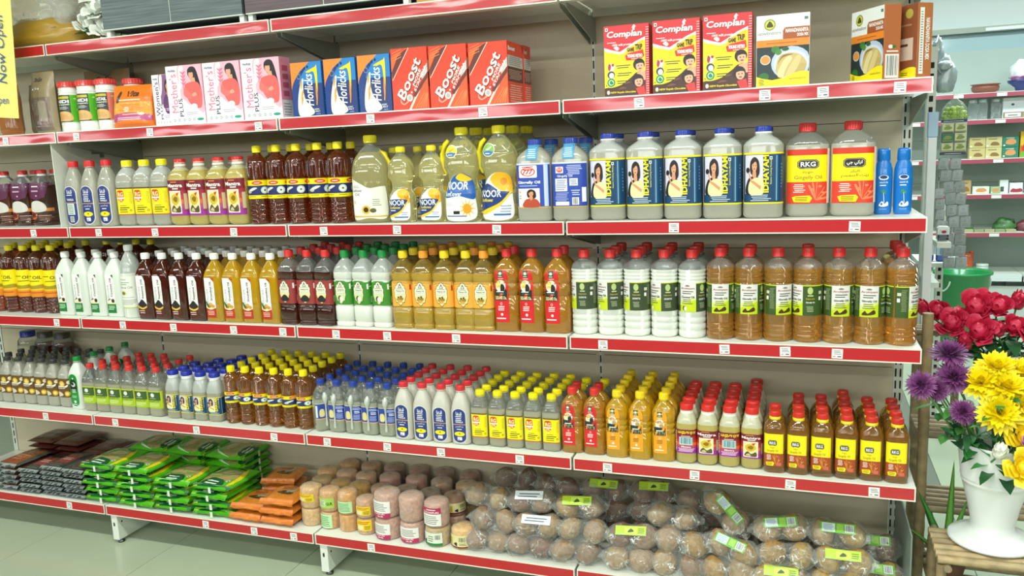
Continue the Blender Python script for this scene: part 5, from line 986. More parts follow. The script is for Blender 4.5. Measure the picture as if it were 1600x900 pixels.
LRW=[('r',0,0,1,1,'#f0eee6'),('r',0,0,1,.3,'#b8285a'),('t','KOLHAPURI',.1,.2,.75,.28,W_,0,.02),('t','GUR',.4,.06,.7,.15,W_,0,.02),('b',.12,.4,.88,.9,5,'#8a8a84')]
LRT=[('r',0,0,1,1,'#f0eee6'),('r',0,.66,1,1,'#b8285a'),('t','KOLHAPURI',.1,.70,.9,.80,W_,0,.02),('b',.25,.84,.8,.95,1,W_),('b',.12,.08,.88,.58,5,'#8a8a84')]
LGR=[('r',0,0,1,1,'#e6ead8'),('r',0,0,1,.2,'#1c7a3a'),('s',[(.06,.3),(.2,.5),(.2,.2)],'#2a3a2c'),('b',.3,.3,.6,.8,3,'#6a8a5a'),('k',.66,.5,.9,.85,'#4a4a44')]
LBE=[('r',0,0,1,1,'#e6dca0'),('r',0,0,1,.12,'#7a1c1c'),('s',[(.35,.3),(.5,.45),(.5,.15)],'#1c1c1c'),('r',.04,.2,.26,.75,'#c9b83a'),('k',.6,.5,.88,.85,'#4a4a44'),('b',.58,.2,.9,.42,2,'#6a6a54')]
T1='#d9a05a'; T2='#e0b070'; T3='#cf9a70'; T4='#c99a84'
fr_=[ # x, y, r, (colour,height,label art,band) bottom then top
 (.944,.088,.042,[(T2,.068,None,0),(T2,.082,LY,(.35,.72))],'leftmost pair'),
 (1.030,.082,.039,[(T1,.066,LST,(.1,.9)),(T1,.082,LGN,(.2,.68))],'second pair'),
 (1.109,.076,.037,[('#d99a44',.066,None,0),('#d99a44',.086,LST,(.1,.6))],'third pair'),
 (1.188,.072,.037,[(T3,.062,LY,(.3,.95)),(T3,.072,LY,(.2,.66))],'fourth pair'),
 (1.281,.068,.049,[(T4,.082,LRW,(.06,.78)),(T4,.09,LRW,(.02,.72))],'fifth pair, pinkish'),
 (1.381,.062,.046,[(T4,.078,LRW,(.08,.8)),(T4,.092,None,(.2,.7))],'sixth pair, pinkish'),
 (1.479,.062,.045,[('#c2a26a',.07,LGR,(.1,.78)),(T4,.09,LRT,(.1,.84))],'seventh pair')]
for x,y,r,st,nm in fr_:
    z=ZB
    for k,(c,h,a,b) in enumerate(st):
        block(x,y,z,r,h,c,'wrapped jaggery block, %s in front, %s'%(nm,('lower','upper')[k]),a,jr.uniform(-.25,.25)-.1,r*1.75,b if a else (.2,.8),x*7+k); z+=h*1.022+.0006
block(1.576,.066,ZB,.043,.075,'#e8b870','yellowish jaggery block with cream label beside the bagged balls',LBE,-.2,.085,(.1,.72),4)
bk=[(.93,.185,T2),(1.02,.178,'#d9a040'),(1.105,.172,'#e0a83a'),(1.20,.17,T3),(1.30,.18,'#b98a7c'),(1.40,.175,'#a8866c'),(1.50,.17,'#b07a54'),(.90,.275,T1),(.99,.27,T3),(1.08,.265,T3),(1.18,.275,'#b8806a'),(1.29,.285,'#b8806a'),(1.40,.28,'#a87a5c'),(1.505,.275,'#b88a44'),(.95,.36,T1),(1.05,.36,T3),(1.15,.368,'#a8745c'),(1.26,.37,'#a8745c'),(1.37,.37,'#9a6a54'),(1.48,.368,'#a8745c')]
for i,(x,y,c) in enumerate(bk):
    z=ZB; rw=0 if i<7 else 1 if i<14 else 2; r=.042 if rw else .041; ci=i if i<7 else i-7 if i<14 else i-14
    for k in range(2):
        h=.066+.006*((i*3+k)%3); block(x,y,z,r,h,c,'wrapped jaggery block, %s, %s, %s'%(('second row','third row','back row')[rw],'leftmost' if ci==0 else ORD[ci]+' from left',('lower','upper')[k]),LBE if (i==6 and k==1) else None,jr.uniform(-1,1),.08,(.15,.7),i+k*.4); z+=h*1.022+.0006

# bags holding two round jaggery balls
BF=film('bag_film','#eef2ec',.22,.12,30,.9)
def ballmesh(col,seed,r=.043):
    mb=MB(); rings=[]; m=M(col,.6,0,.15,.6,70,.3)
    for j in range(11):
        t=PI*j/10; ring=[]
        for i in range(16):
            a=2*PI*i/16; v=Vector((math.sin(t)*math.cos(a),math.sin(t)*math.sin(a),-math.cos(t))); k=r*(1+.10*noise.noise(v*1.6+Vector((seed,0,seed))))
            ring.append((v.x*k,v.y*k,v.z*k*.76))
        rings.append(ring)
    mb.strips(rings,[m]*10); return mb.build('ball')
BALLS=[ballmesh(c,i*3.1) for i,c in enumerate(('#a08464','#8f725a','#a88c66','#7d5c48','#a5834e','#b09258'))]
def bagmesh(seed,w=.205,d=.112,h=.074):
    mb=MB(); rings=[]; n=30; m=16
    for j in range(m+1):      # rings along the bag, pinched open ends
        t=j/m; x=-w/2+w*t; e=min(1,math.sin(PI*min(max(t,0.0),1))*1.55+.05); ring=[]
        waist=1-.14*math.exp(-((t-.5)/.09)**2)
        for i in range(n):
            a=2*PI*i/n; v=Vector((x*22,math.cos(a)*2.2,math.sin(a)*2.2)); k=1+.10*noise.noise(v+Vector((seed*3,seed,0)))+.10*noise.noise(v*2.7+Vector((0,seed,0)))
            fl=1 if t<.06 or t>.94 else 0
            yy=math.cos(a)*d/2*(e*waist*k+(.35 if fl else 0)); zz=max(math.sin(a)*h/2*e*waist*k,-.0345)
            ring.append((x,yy,zz))
        rings.append(ring)
    mb.strips([r[::-1] for r in rings],[BF]*m); return mb.build('bag')
BAGS=[bagmesh(i*1.9) for i in range(4)]
LIME=[('r',0,0,1,1,'#b8d82a'),('r',.3,.15,.7,.85,'#cfe85a'),('s',[(.4,.3),(.5,.7),(.6,.4)],'#3a5a1c'),('b',.72,.2,.95,.8,3,'#5a7a1c')]
GRL=[('r',0,0,1,1,'#6ab81c'),('r',.05,.1,.42,.92,'#d9e6ea'),('b',.08,.15,.4,.85,6,'#7a9aaa'),('r',.47,.2,.66,.9,'#9fd05a'),('r',.7,.12,.95,.9,'#e6ecea'),('k',.72,.2,.93,.85,'#3a4a54')]
WHS=[('r',0,0,1,1,'#e9f0f4'),('b',.1,.2,.9,.8,2,'#5a6a74')]
def ballbag(x,z,y,label,s,pal,lab=None,rz=0,rx=0,ry=0,lw=.1,lh=.03,sep=.0415):
    o=tag(empty('jaggery_bag',(x,y,z),0),label,'bag','clear bags of round jaggery balls'); o.rotation_euler=(rx,ry,rz)
    for q,sx in enumerate((-1,1)): link('ball',BALLS[pal[q]],o,(sx*sep,0,0),(.3*s,.2*s,s*1.7+q))
    link('bag',BAGS[s%4],o)
    if lab:
        f=lambda u,t,off:(u,-.030+t*.6,.0335+t*.42+off) if t<.03 else (u,-.030+t*.6,.0335+t*.42+off)
        link('paper_label',art_mesh('paper_label',lab,lw,lh,lambda u,t,off:(u,-.040+t*.75,.019+t*.72+off*.7),.02,.02,base=.004),o)
R0=ZB+.0355
bg=[ # x,z layer,y,label,palette,print,rz,ry
 (1.672,0,.060,'bottom layer, leftmost',(1,0),None,.05,0),(1.826,0,.056,'bottom layer, second from left',(1,3),None,-.05,0),(1.985,0,.056,'bottom layer, third from left',(0,1),None,.06,0),(2.168,0,.056,'bottom layer, fourth from left',(2,0),None,0,0),(2.325,0,.056,'bottom layer, fifth from left',(2,1),None,-.08,0),(2.480,0,.058,'bottom layer, sixth from left',(4,2),None,.05,0),(2.640,0,.058,'bottom layer, seventh from left',(5,4),LIME,0,0),(2.800,0,.058,'bottom layer, second from right',(5,5),None,0,0),(2.912,0,.15,'bottom layer at the right end',(4,5),GRL,.05,0),
 (1.690,1,.083,'middle layer, leftmost',(1,0),None,-.05,.04),(1.850,1,.080,'middle layer, white sticker on its corner',(0,2),WHS,.06,0),(2.005,1,.082,'middle layer, with pale folded end',(2,0),None,-.04,0),(2.175,1,.082,'middle layer, tall with lime label',(3,1),LIME,.05,-.05),(2.335,1,.082,'middle layer, below the big pale bag',(0,4),None,-.1,.08),(2.492,1,.082,'middle layer, slanted green label',(2,4),GRL,-.35,.18),(2.655,1,.082,'middle layer, plain, below a green label',(4,5),None,.04,0),(2.815,1,.084,'middle layer, pale balls near the right',(5,5),LIME,0,0),
 (1.655,2,.125,'top layer, leftmost, crumpled',(0,2),None,-.1,.08),(1.815,2,.125,'top layer with small white sticker',(3,1),WHS,.06,-.06),(1.985,2,.122,'top layer, lime label on top, left part',(4,0),LIME,.06,-.05),(2.300,2,.125,'top layer, pale balls, middle',(2,0),None,.05,.08),(2.635,2,.125,'top layer, green label, second from right',(2,4),GRL,.12,-.12),(2.800,2,.125,'top layer, green label, rightmost',(2,5),GRL,0,0),
 (2.905,1,.205,'dim one at the right end with green label',(1,1),GRL,.03,0)]
for i,(x,ly,y,nm,pal,lab,rz,ry) in enumerate(bg):
    ballbag(x,R0+ly*.065,y,'clear bag of two jaggery balls, '+nm,i,pal,lab,rz,0,ry)
ballbag(2.468,R0+2*.065+.02,.155,'clear bag standing tilted with dark-edged green label',3,(4,2),GRL,-.3,0,.75)
for i,(x,ly) in enumerate([(1.70,0),(1.87,0),(2.04,0),(2.21,0),(2.38,0),(2.55,0),(2.72,0),(1.70,1),(1.87,1),(2.04,1),(2.21,1),(2.38,1),(2.55,1),(2.72,1),(1.70,2),(1.87,2),(2.04,2),(2.21,2),(2.38,2)]):
    n=i if i<7 else i-7 if i<14 else i-14
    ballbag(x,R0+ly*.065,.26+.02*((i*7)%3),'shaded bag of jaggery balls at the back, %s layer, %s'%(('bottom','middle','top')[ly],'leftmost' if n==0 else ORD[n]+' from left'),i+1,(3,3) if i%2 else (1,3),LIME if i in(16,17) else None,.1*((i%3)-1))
# ------------------------------------------------------------------ bamboo plant stand at the right
BAM=[M('#b39d72',.45,0,.1,.1,30,.3),M('#a38d66',.45,0,.1,.1,30,.3),M('#a08f6e',.5,0,.1,.1,30,.3),M('#938463',.5,0,.1,.1,30,.3)]
st=tag(empty('plant_stand',(3.2,.15,0)),'stepped bamboo plant stand beside the right end of the shelving','stand')
rb=random.Random(4)
def rod(name,a,b,r,mi=0):
    a=Vector(a);b=Vector(b); mb=MB(); pts=[a+(b-a)*t for t in (0,.3,.31,.33,.34,.66,.67,.69,.7,1)]; k=[1,1,1.06,1.06,1,1,1.06,1.06,1,1]
    mb.tube(pts,[r*q for q in k],BAM[mi],9); o=link(name,mb.build(name),st); o.location=(-3.2,-.15,0); return o
for i,y in enumerate((-.045,-.010,.025,.060,.095,.130)): rod('slat',(3.05,y,.372),(3.42,y,.372),.0115,rb.choice((0,0,1)))
for i,y in enumerate((.29,.325,.36,.395,.43,.465)): rod('slat',(3.035,y,.372),(3.42,y,.372),.0105,3 if i%2 else 2)
for i,y in enumerate((.29,.33,.37,.41,.45)): rod('slat',(3.03,y,.615),(3.44,y,.615),.0115,2)
for i,y in enumerate((.44,.475,.51)): rod('slat',(3.035,y,.905),(3.17,y,.905),.011,2)
for y in (-.04,.13): rod('post',(3.062,y,0),(3.062,y,.358),.0135,1); rod('post',(3.40,y,0),(3.40,y,.358),.0135,1)
for x in (3.075,3.39): rod('rail',(x,-.06,.352),(x,.485,.352),.0105,2); rod('rail',(x,-.06,.17),(x,.485,.17),.0105,2)
for x in (3.045,3.43): rod('post',(x,.275,0),(x,.275,1.0),.0155,1); rod('rail',(x+.004,.275,.595),(x+.004,.47,.595),.0105,2)
for x in (3.045,3.43): rod('post',(x,.482,0),(x,.482,.88 if x<3.2 else .61),.0145,2)
for x in (3.045,3.16): rod('rail',(x,.42,.888),(x,.53,.888),.010,2)
rod('post',(3.16,.482,.62),(3.16,.482,.885),.012,2)
for i,y in enumerate((-.04,.0,.04,.08,.12,.18,.225,.3,.36,.42)): rod('slat',(3.062,y,.188),(3.41,y,.188),.0095,2)
# white vase with mixed flowers
WV=M('#eef2ee',.3,0,.35)
VX,VY,VZ=3.205,.085,.3842
va=tag(empty('flower_vase',(VX,VY,VZ)),'large white plastic vase with flared foot standing on the bamboo stand','vase')
mb=MB(); mb.lathe([(0,0),(.105,0),(.112,.004),(.113,.010),(.108,.014),(.085,.022),(.066,.032),(.056,.044),(.056,.06),(.066,.11),(.080,.165),(.083,.178),(.085,.180),(.085,.184),(.084,.186),(.087,.192),(.088,.196),(.087,.2),(.093,.25),(.097,.285),(.099,.296),(.0965,.297),(.090,.27),(.078,.17),(.05,.06),(0,.055)],WV,40)
link('vase_body',mb.build('vase_body'),va)
def stem(mb,a,b,r=.0026,mat=None,bend=.03):
    a=Vector(a);b=Vector(b); m=(a+b)/2+Vector((bend,0,.01)); mb.tube([a,a*.6+m*.4+(m-a)*.1,m,m*.4+b*.6,b],r,mat or ST,6)
def mumbloom(r,mat,seed,n=26,layers=4,depth=.35,cen=None,wid=.22):
    R=random.Random(seed); mb=MB()
    for L in range(layers):
        el=.12+.38*L; ln=r*(1-.14*L)
        for k in range(int(n*(1-.12*L))):
            a=2*PI*(k+R.uniform(-.3,.3))/int(n*(1-.12*L))+L*.3; e=el+R.uniform(-.12,.12); d=Vector((math.cos(a)*math.cos(e),math.sin(a)*math.cos(e),math.sin(e)))
            leafmesh(mb,(0,0,.001*L),d,ln*R.uniform(.9,1.06),r*wid,mat,-.10 if L else .12)
    mb.lathe([(0,-r*.18),(r*.2,-r*.1),(r*.26,0),(r*.18,r*.16),(0,r*.2)],cen or mat,12)
    return mb.build('bloom')
PUR=[M('#7d3f78',.55,0,0,0,40,.0),M('#8f5590',.55)]; YMU=M('#f8e000',.5); YMC=M('#e8c800',.5); PNK=M('#e0a0c8',.45); YRO=M('#f4d41c',.45); WTU=M('#f0f3e4',.45); RRO=M('#cf2c4f',.5,0,0,0,40,.0)
rim=Vector((VX,VY,VZ+.29))
SPR=[]
def flower(label,bloom,p,size,rot,group,stemfrom,leaves=2,seed=0,mat=GL):
    R=random.Random(seed); o=tag(empty('cut_flower',stemfrom),label,'flower',group); p=Vector(p)-Vector(stemfrom)
    b=link('bloom',bloom,o,p,rot); b.scale=(size,)*3
    mb=MB(); stem(mb,(0,0,0),p,.0028,ST,R.uniform(-.012,.012)); link('stem',mb.build('stem'),o)
    if leaves:
        for q in range(leaves):
            mb=MB(); t=.35+.5*q/max(leaves,1)+R.uniform(-.05,.05); a=R.uniform(0,2*PI) if q%2 else R.uniform(PI*1.0,PI*2.0); leafmesh(mb,p*t,(math.cos(a),math.sin(a),R.uniform(-.25,.5)),R.uniform(.05,.085),R.uniform(.026,.042),R.choice((GL,GL2)),R.uniform(.1,.5)); link('leaf',mb.build('leaf'),o)
    return o
MB1=mumbloom(1,PUR[0],1,40,6,.3,PUR[1],.18); MB2=mumbloom(1,YMU,2,24,4,.3,YMC,.32)
face=(1.0,0,-.15)   # blooms tip towards the shopper
for i,(x,y,z,s,nm,ro) in enumerate(((3.075,.08,.922,.045,'topmost',(.35,0,0)),(2.994,-.03,.862,.034,'leftmost',(1.0,.0,-.5)),(3.083,.04,.868,.042,'middle',(.8,0,-.1)),(3.038,.02,.838,.030,'lower left',(1.1,0,-.3)),(3.100,-.01,.787,.030,'lowest, over the stems',(1.0,0,.2)))):
    flower('purple chrysanthemum in the white vase, '+nm,MB1,(x,y,z),s*1.3,ro,'purple chrysanthemums',(VX-.035+.008*i,VY+.01*(i%3),VZ+.2),0,i)
for i,(x,y,z,s,nm,ro) in enumerate(((3.187,.06,.892,.044,'topmost',(.55,0,0)),(3.245,.07,.878,.040,'upper right',(.55,.25,0)),(3.147,.03,.860,.040,'leftmost',(.75,-.25,0)),(3.203,.02,.852,.044,'middle of the cluster',(.7,0,.2)),(3.258,.03,.838,.038,'right',(.7,.3,0)),(3.184,-.02,.795,.043,'lowest, facing forward',(1.15,0,0)),(3.236,.0,.806,.032,'lower right',(1.3,0,.3)))):
    flower('yellow chrysanthemum in the white vase, '+nm,MB2,(x,y,z),s*1.42,ro,'yellow chrysanthemums',(VX-.01+.006*i,VY+.012*(i%3),VZ+.2),0,i+20)
TUL=rosebloom(1,1.35,WTU,5,.25); PRB=rosebloom(1,1.3,PNK,6,.5); YRB=rosebloom(1,1.05,YRO,7,1.15); RB=[rosebloom(1,1.15,RRO,11,.75),rosebloom(1,1.25,RRO,12,.55),rosebloom(1,1.45,RRO,13,.3)]
for lab,bl,p,s,ro,g in (('white bud above the vase rim',TUL,(3.176,-.07,.690),.034,(.5,.1,0),0),('white flower behind the lowest purple one',TUL,(3.125,.05,.78),.030,(.9,-.5,0),0),('white flower half hidden behind stems',TUL,(3.108,.05,.748),.028,(1.0,-.4,0),0),('pink rose behind the yellow chrysanthemums',PRB,(3.226,.03,.765),.028,(.2,0,0),0),('pink rosebud at the right edge',PRB,(3.245,-.06,.722),.026,(.6,0,0),0),('yellow rose, upper right of the vase',YRB,(3.246,-.01,.722),.040,(.9,.2,0),0),('yellow rose drooping over the vase rim',YRB,(3.230,-.085,.668),.038,(1.1,.2,0),0)):
    flower(lab,bl,p,s,ro,'roses and buds in the white vase',(VX+random.uniform(-.03,.03),VY+random.uniform(-.02,.02),VZ+.2),2,int(p[0]*1000))
for i in range(22):
    R=random.Random(100+i); a=R.uniform(PI*.9,PI*2.1); rr=R.uniform(.03,.095)
    o=tag(empty('leafy_sprig',(VX+.05*math.cos(a),VY+.05*math.sin(a),VZ+.22)),'green leafy sprig filling the white vase among the flowers','foliage','green sprigs in the white vase')
    SPR.append(o); h=R.uniform(.09,.23); tip=Vector((math.cos(a)*rr-.03,math.sin(a)*rr*.8,h)); mb=MB(); stem(mb,(0,0,0),tip,.0022,ST,R.uniform(-.01,.01)); link('stem',mb.build('stem'),o)
    for q in range(4):
        mb=MB(); t=.45+.55*q/3; b=R.uniform(PI*.9,PI*2.1); leafmesh(mb,tip*t,(math.cos(b),math.sin(b),R.uniform(-.2,.8)),R.uniform(.045,.075),R.uniform(.018,.034),(GL,GL2,M('#4a8a3c',.45))[q%3],R.uniform(.1,.5)); link('leaf',mb.build('leaf'),o)
SPR.sort(key=lambda o:(o.location.x,o.location.y))
for i,o in enumerate(SPR): o['label']='green leafy sprig among the flowers in the white vase, '+('leftmost' if i==0 else 'rightmost' if i==len(SPR)-1 else (ORD[i] if i<12 else ORD[len(SPR)-1-i])+' from '+('left' if i<12 else 'right'))
# red roses in a tall white vase on the middle step
RX,RY,RZ=3.262,.375,.627
rv=tag(empty('rose_vase',(RX,RY,RZ)),'tall white vase holding the red roses on the bamboo stand','vase')
mb=MB(); mb.lathe([(0,0),(.045,0),(.05,.01),(.052,.18),(.056,.235),(.053,.235),(.05,.1),(0,.06)],WV,28); link('vase_body',mb.build('vase_body'),rv)
RP=[(3.055,.40,1.000,.028,2,'leftmost bud'),(3.095,.39,1.000,.033,1,'second from left'),(3.127,.35,.972,.038,0,'lower left of the cluster'),(3.193,.40,1.012,.044,0,'top centre, wide open'),(3.192,.33,.953,.040,0,'front centre'),(3.250,.40,1.016,.038,1,'top, right of centre'),(3.243,.33,.952,.026,2,'narrow bud in the middle'),(3.283,.35,.966,.034,1,'right of the narrow bud'),(3.303,.41,1.022,.032,2,'topmost at right'),(3.335,.34,.953,.042,0,'large open one at right'),(3.352,.40,.993,.032,1,'behind the large right one'),(3.157,.31,.913,.030,2,'hanging lowest at left'),(3.372,.33,.925,.034,1,'lowest at the right edge'),(3.225,.43,1.022,.036,0,'back centre')]
for i,(x,y,z,s,b,nm) in enumerate(RP):
    dx=(x-RX); ro=(.9 if b!=2 else .45,dx*2.0,dx*1.5)
    flower('red rose in the bunch above the stand, '+nm,RB[b],(x,y,z-.025),s*1.3,ro,'red roses in the tall vase',(RX+dx*.15,RY+.01*((i%3)-1),RZ+.2),5,i+50,GL2)
# aloe
al=tag(empty('aloe_plant',(3.115,.205,.1985)),'aloe plant with spiky leaves behind the front step of the stand','plant')
mb=MB(); mb.lathe([(0,0),(.042,0),(.055,.06),(.052,.06),(0,.05)],M('#7a5a40',.7),20); link('pot',mb.build('pot'),al)
for i,(dx,dy,dz,l,w) in enumerate(((.02,.03,1,.33,.034),(-.26,0,.95,.24,.036),(.16,.02,1,.22,.034),(.38,.05,1,.25,.03),(-.5,-.05,.8,.13,.028),(.5,-.3,.5,.14,.034),(-.2,-.4,.5,.13,.034))):
    mb=MB(); d=Vector((dx,dy,dz)).normalized(); s=Vector((1,0,-dx)).normalized() if abs(dz)>.3 else Vector((0,0,1)); nrm=d.cross(s); vs=[];n=8
    for k in range(n+1):
        t=k/n; ww=w*(1-t)**.75*.5; c=d*l*t+Vector((dx*.1*t*t,0,0)); tk=ww*.45
        vs+= [tuple(c-s*ww),tuple(c+nrm*tk*.6+Vector((0,0,.05))*0),tuple(c+s*ww),tuple(c-nrm*tk)]
    mb.add(vs,[(k*4+q,k*4+(q+1)%4,k*4+4+(q+1)%4,k*4+4+q) for k in range(n) for q in range(4)],M('#3f8a3a' if i%2 else '#6aa844',.4),True); link('leaf',mb.build('leaf'),al,(0,0,.04))
# card leaning at the very corner
mb=MB(); mb.box(-.07,.07,-.001,.001,0,.19,M('#e6eae8',.6)); o=link('card',mb.build('card'),None,(3.21,-.16,.235),(0,-.62,0)); 
bpy.data.objects.remove(o)
cs=tag(empty('price_board',(3.255,-.125,0)),'white board at the lower right corner in front of the vase','board')
mb=MB(); mb.add([(-.11,0,.0),(.12,0,0),(.12,0,.47),(.06,0,.45),(-.11,0,.22)],[(0,1,2,3,4)],M('#e4e9ea',.6)); mb.add([(-.11,.003,.0),(.12,.003,0),(.12,.003,.47),(.06,.003,.45),(-.11,.003,.22)],[(4,3,2,1,0)],M('#e4e9ea',.6)); link('board',mb.build('board'),cs)

# ------------------------------------------------------------------ hanging stock beyond the shelf end
wp=tag(empty('white_post',(3.078,.60,0)),'slim white square post just beyond the shelf end','post')
mb=MB(); mb.box(-.013,.013,-.013,.013,0,1.52,M('#e4e9e8',.35,0,.2),.002); link('post',mb.build('post'),wp)
mb=MB(); mb.box(-.015,.015,-.015,.015,1.52,1.60,M('#a9c4dc',.35,0,.2),.002); link('post_cap',mb.build('post_cap'),wp)
eu=tag(empty('side_unit',(3.146,1.2,0)),'slotted cream upright with small shelves behind the white post','shelving')
mb=MB(); mb.tube([(0,0,1.80),(.03,.12,1.80),(.075,.29,1.775),(.09,.32,1.70)],.004,M('#aab0ae',.3,.7),7); link('hook',mb.build('hook'),eu)
for x,y,zz in ((0,0,1.86),(.19,.92,1.2)):
    mb=MB(); mb.box(x-.016,x+.016,y-.02,y+.02,0,zz,STEEL); u=link('upright',mb.build('upright'),eu); mb=MB(); z=.1
    while z<zz-.05: mb.box(x-.008,x+.006,y-.0212,y-.0195,z,z+.022,DARK); z+=.042
    link('slots',mb.build('slots'),u)['kind']='stuff'
for z,x0,x1,y0,y1 in ((.955,-.012,.03,-.20,-.02),(.70,-.012,.03,-.20,-.02),(1.115,.008,.055,-.26,-.02),(.92,.06,.24,.58,.9)):
    mb=MB(); mb.box(x0,x1,y0,y1,z,z+.02,STEELW); link('shelf',mb.build('shelf'),eu)
p=bprof(.14,.052,.04,.016,.7,.88,.012,1.8)
kind('blub','detergent_bottle','bottle','blue and white bottle on the side unit behind the shelf end','bottles on the side unit',p,1,M('#27479c',.35,0,.3),M('#27479c',.35,0,.3),capmesh(.12,.14,.014,'#1c3a8a'),(.03,.09,.06,0),[('r',0,0,1,1,'#dfe6ee'),('s',[(.3,.1),(.4,.8),(.6,.8),(.7,.1)],'#8fb0d8')])
for i,x in enumerate((3.245,3.305)): putz('blub',x,1.85,.9405,0,0,'blue and white bottle on the side unit, '+('left' if i==0 else 'right'))
pk=tag(empty('food_pack',(3.180,1.0,1.1355)),'white and black pack with red fruit print on the side unit','packet')
mb=MB(); mb.box(-.021,.021,-.015,.015,0,.055,M('#eef0f0',.4,0,.3),.006); link('pack',mb.build('pack'),pk)
link('print',art_mesh('print',[('r',0,0,1,1,'#eef0f0'),('r',0,0,1,.42,'#23282c'),('b',.05,.05,.95,.4,3,'#8a9098'),('s',[(.1,.5),(.2,.8),(.5,.7),(.8,.85),(.9,.5)],'#c8dcd0'),('e',.55,.62,.22,.12,'#b01c4a')],.038,.05,front(0,-.015,.003)),pk)
SAC=M('#a3aaa8',.4,0,.3,.25,30); SACB=M('#aab4b4',.4)
def strip(label,x,y,ztop,n,w,h,cols=1,lean=0,seed=0):
    o=tag(empty('sachet_strip',(x,y,ztop)),label,'packet','hanging sachet strips'); R=random.Random(seed)
    mb=MB(); mb.tube([(0,.012,.03),(0,.0,.05),(0,-.02,.045)],.0025,M('#8a9090',.3,.8),6); mb.tube([(0,.012,.03),(0,.012,-n*h)],.0012,M('#d0d4d0',.5),5); link('hook',mb.build('hook'),o)
    for k in range(n):
        for c in range(cols):
            mb=MB(); n2=4; vs=[]; 
            for s in (0,1):
                for j in range(5):
                    for i in range(5):
                        u,v=i/4,j/4; bul=.007*math.sin(u*PI)*math.sin(v*PI)
                        vs.append((-w/2+w*u,(-bul if s==0 else bul),-h*.96+h*.94*v))
            fs=[]
            for j in range(4):
                for i in range(4):
                    a=j*5+i; fs+= [(a,a+1,a+6,a+5),(25+a,25+a+5,25+a+6,25+a+1)]
            mb.add(vs,fs,SAC,True)
            q=link('sachet',mb.build('sachet'),o,((c-(cols-1)/2)*w*1.03+lean*k,-.012-.004*(k%2),-k*h*.97),(R.uniform(-.12,.0),R.uniform(-.12,.12),R.uniform(-.2,.2)))
            link('print',art_mesh('print',[('r',0,0,1,1,'#a8b0ae'),('b',.1,.1,.9,.3,2,'#8a9494'),('r',.2,.45,.8,.85,'#b4bcbc'),('b',.25,.5,.75,.8,3,'#7f8a8c')],w*.8,h*.8,lambda s,t,off:(s,-.0075*math.cos(s/w*PI)**.5 *1.0-off-.001,-h*.9+t),base=.0006),q)
strip('double strip of silver-grey sachets hanging under the tea card, nearest',3.258,1.45,1.43,6,.042,.05,2,.009,1)
strip('strip of silver-grey sachets hanging behind, reaching lower',3.325,1.72,1.14,4,.048,.055,2,.004,2)
strip('short strip of pale sachets beside the white post',3.214,1.38,1.31,4,.036,.045,1,.004,3)
tc_=tag(empty('tea_display_card',(3.262,1.40,1.443)),'hanging card of six small boxed teas under the lime bag','display')
mb=MB(); mb.box(-.048,.048,.001,.004,0,.142,M('#b9c6c8',.5)); link('card',mb.build('card'),tc_)
link('card_print',art_mesh('card_print',[('r',0,0,1,1,'#b9c6c8'),('r',0,.93,1,1,'#27386a'),('b',.1,.945,.9,.985,1,W_),('r',0,0,1,.08,'#4a4a5a'),('b',.1,.02,.9,.06,1,'#cfd2d8')],.096,.142,front(0,.001,0)),tc_)
for r in range(3):
    for c in range(2):
        mb=MB(); mb.box(-.021,.021,-.016,0,0,.034,M('#3f7a5c' if (r==1 and c==0) else '#d8d8a8',.4,0,.2),.001); q=link('tea_box',mb.build('tea_box'),tc_,(-.0235+.047*c,0,.015+.039*r))
        link('print',art_mesh('print',[('r',0,0,1,1,'#3f7a5c' if (r==1 and c==0) else '#d8d8a8'),('s',[(.1,.3),(.3,.7),(.6,.75),(.9,.5),(.6,.25)],'#8a9a4a'),('b',.15,.75,.8,.92,1,'#5a6a2a'),('r',.0,0,1,.1,'#9aa85a')],.038,.031,front(0,-.016,.0015)),q)
lb=tag(empty('lime_bag',(3.262,1.40,1.588)),'clear bag of small green limes hanging above the tea card','bag')
R=random.Random(8); lm=[M('#a8c83a',.35,0,.3),M('#b8d450',.35,0,.3),M('#8fb030',.35,0,.3)]
for j,(zz,n,rr) in enumerate(((.009,7,.030),(.009,3,.012),(.024,7,.028),(.026,3,.011),(.040,5,.021),(.043,2,.008))):
    for k in range(n):
        a=2*PI*k/n+j*.5; me_=MB(); me_.lathe([(0,-.0090),(.005,-.0076),(.0084,-.003),(.0088,.002),(.006,.0076),(0,.0092)],R.choice(lm),10); link('lime',me_.build('lime'),lb,(rr*math.cos(a)*1.3,rr*math.sin(a)*.7,zz))
mb=MB(); mb.lathe([(0,-.002),(.036,-.001),(.048,.014),(.045,.042),(.03,.064),(.009,.082),(.006,.095),(.015,.11)],film('lime_film','#dfe8e0',.2,.15,30,.4),20); link('bag',mb.build('bag'),lb)
FO=M('#b9c6c8',.3,.2,.3,.4,22)
for i,(x,y,z,a,b,c) in enumerate(((3.235,1.5,1.70,.045,.035,.075),(3.222,1.46,1.79,.030,.03,.02),(3.200,1.48,1.82,.022,.022,.055))):
    o=blob('foil_package','crumpled pale wrapped package hanging beyond the shelf end, '+('large one','small flat one','topmost','rightmost')[i],x,y,z,a,b,c,FO,i*5+2,.35,'packet',20,12,None,2.6,.8,'pale wrapped packages')

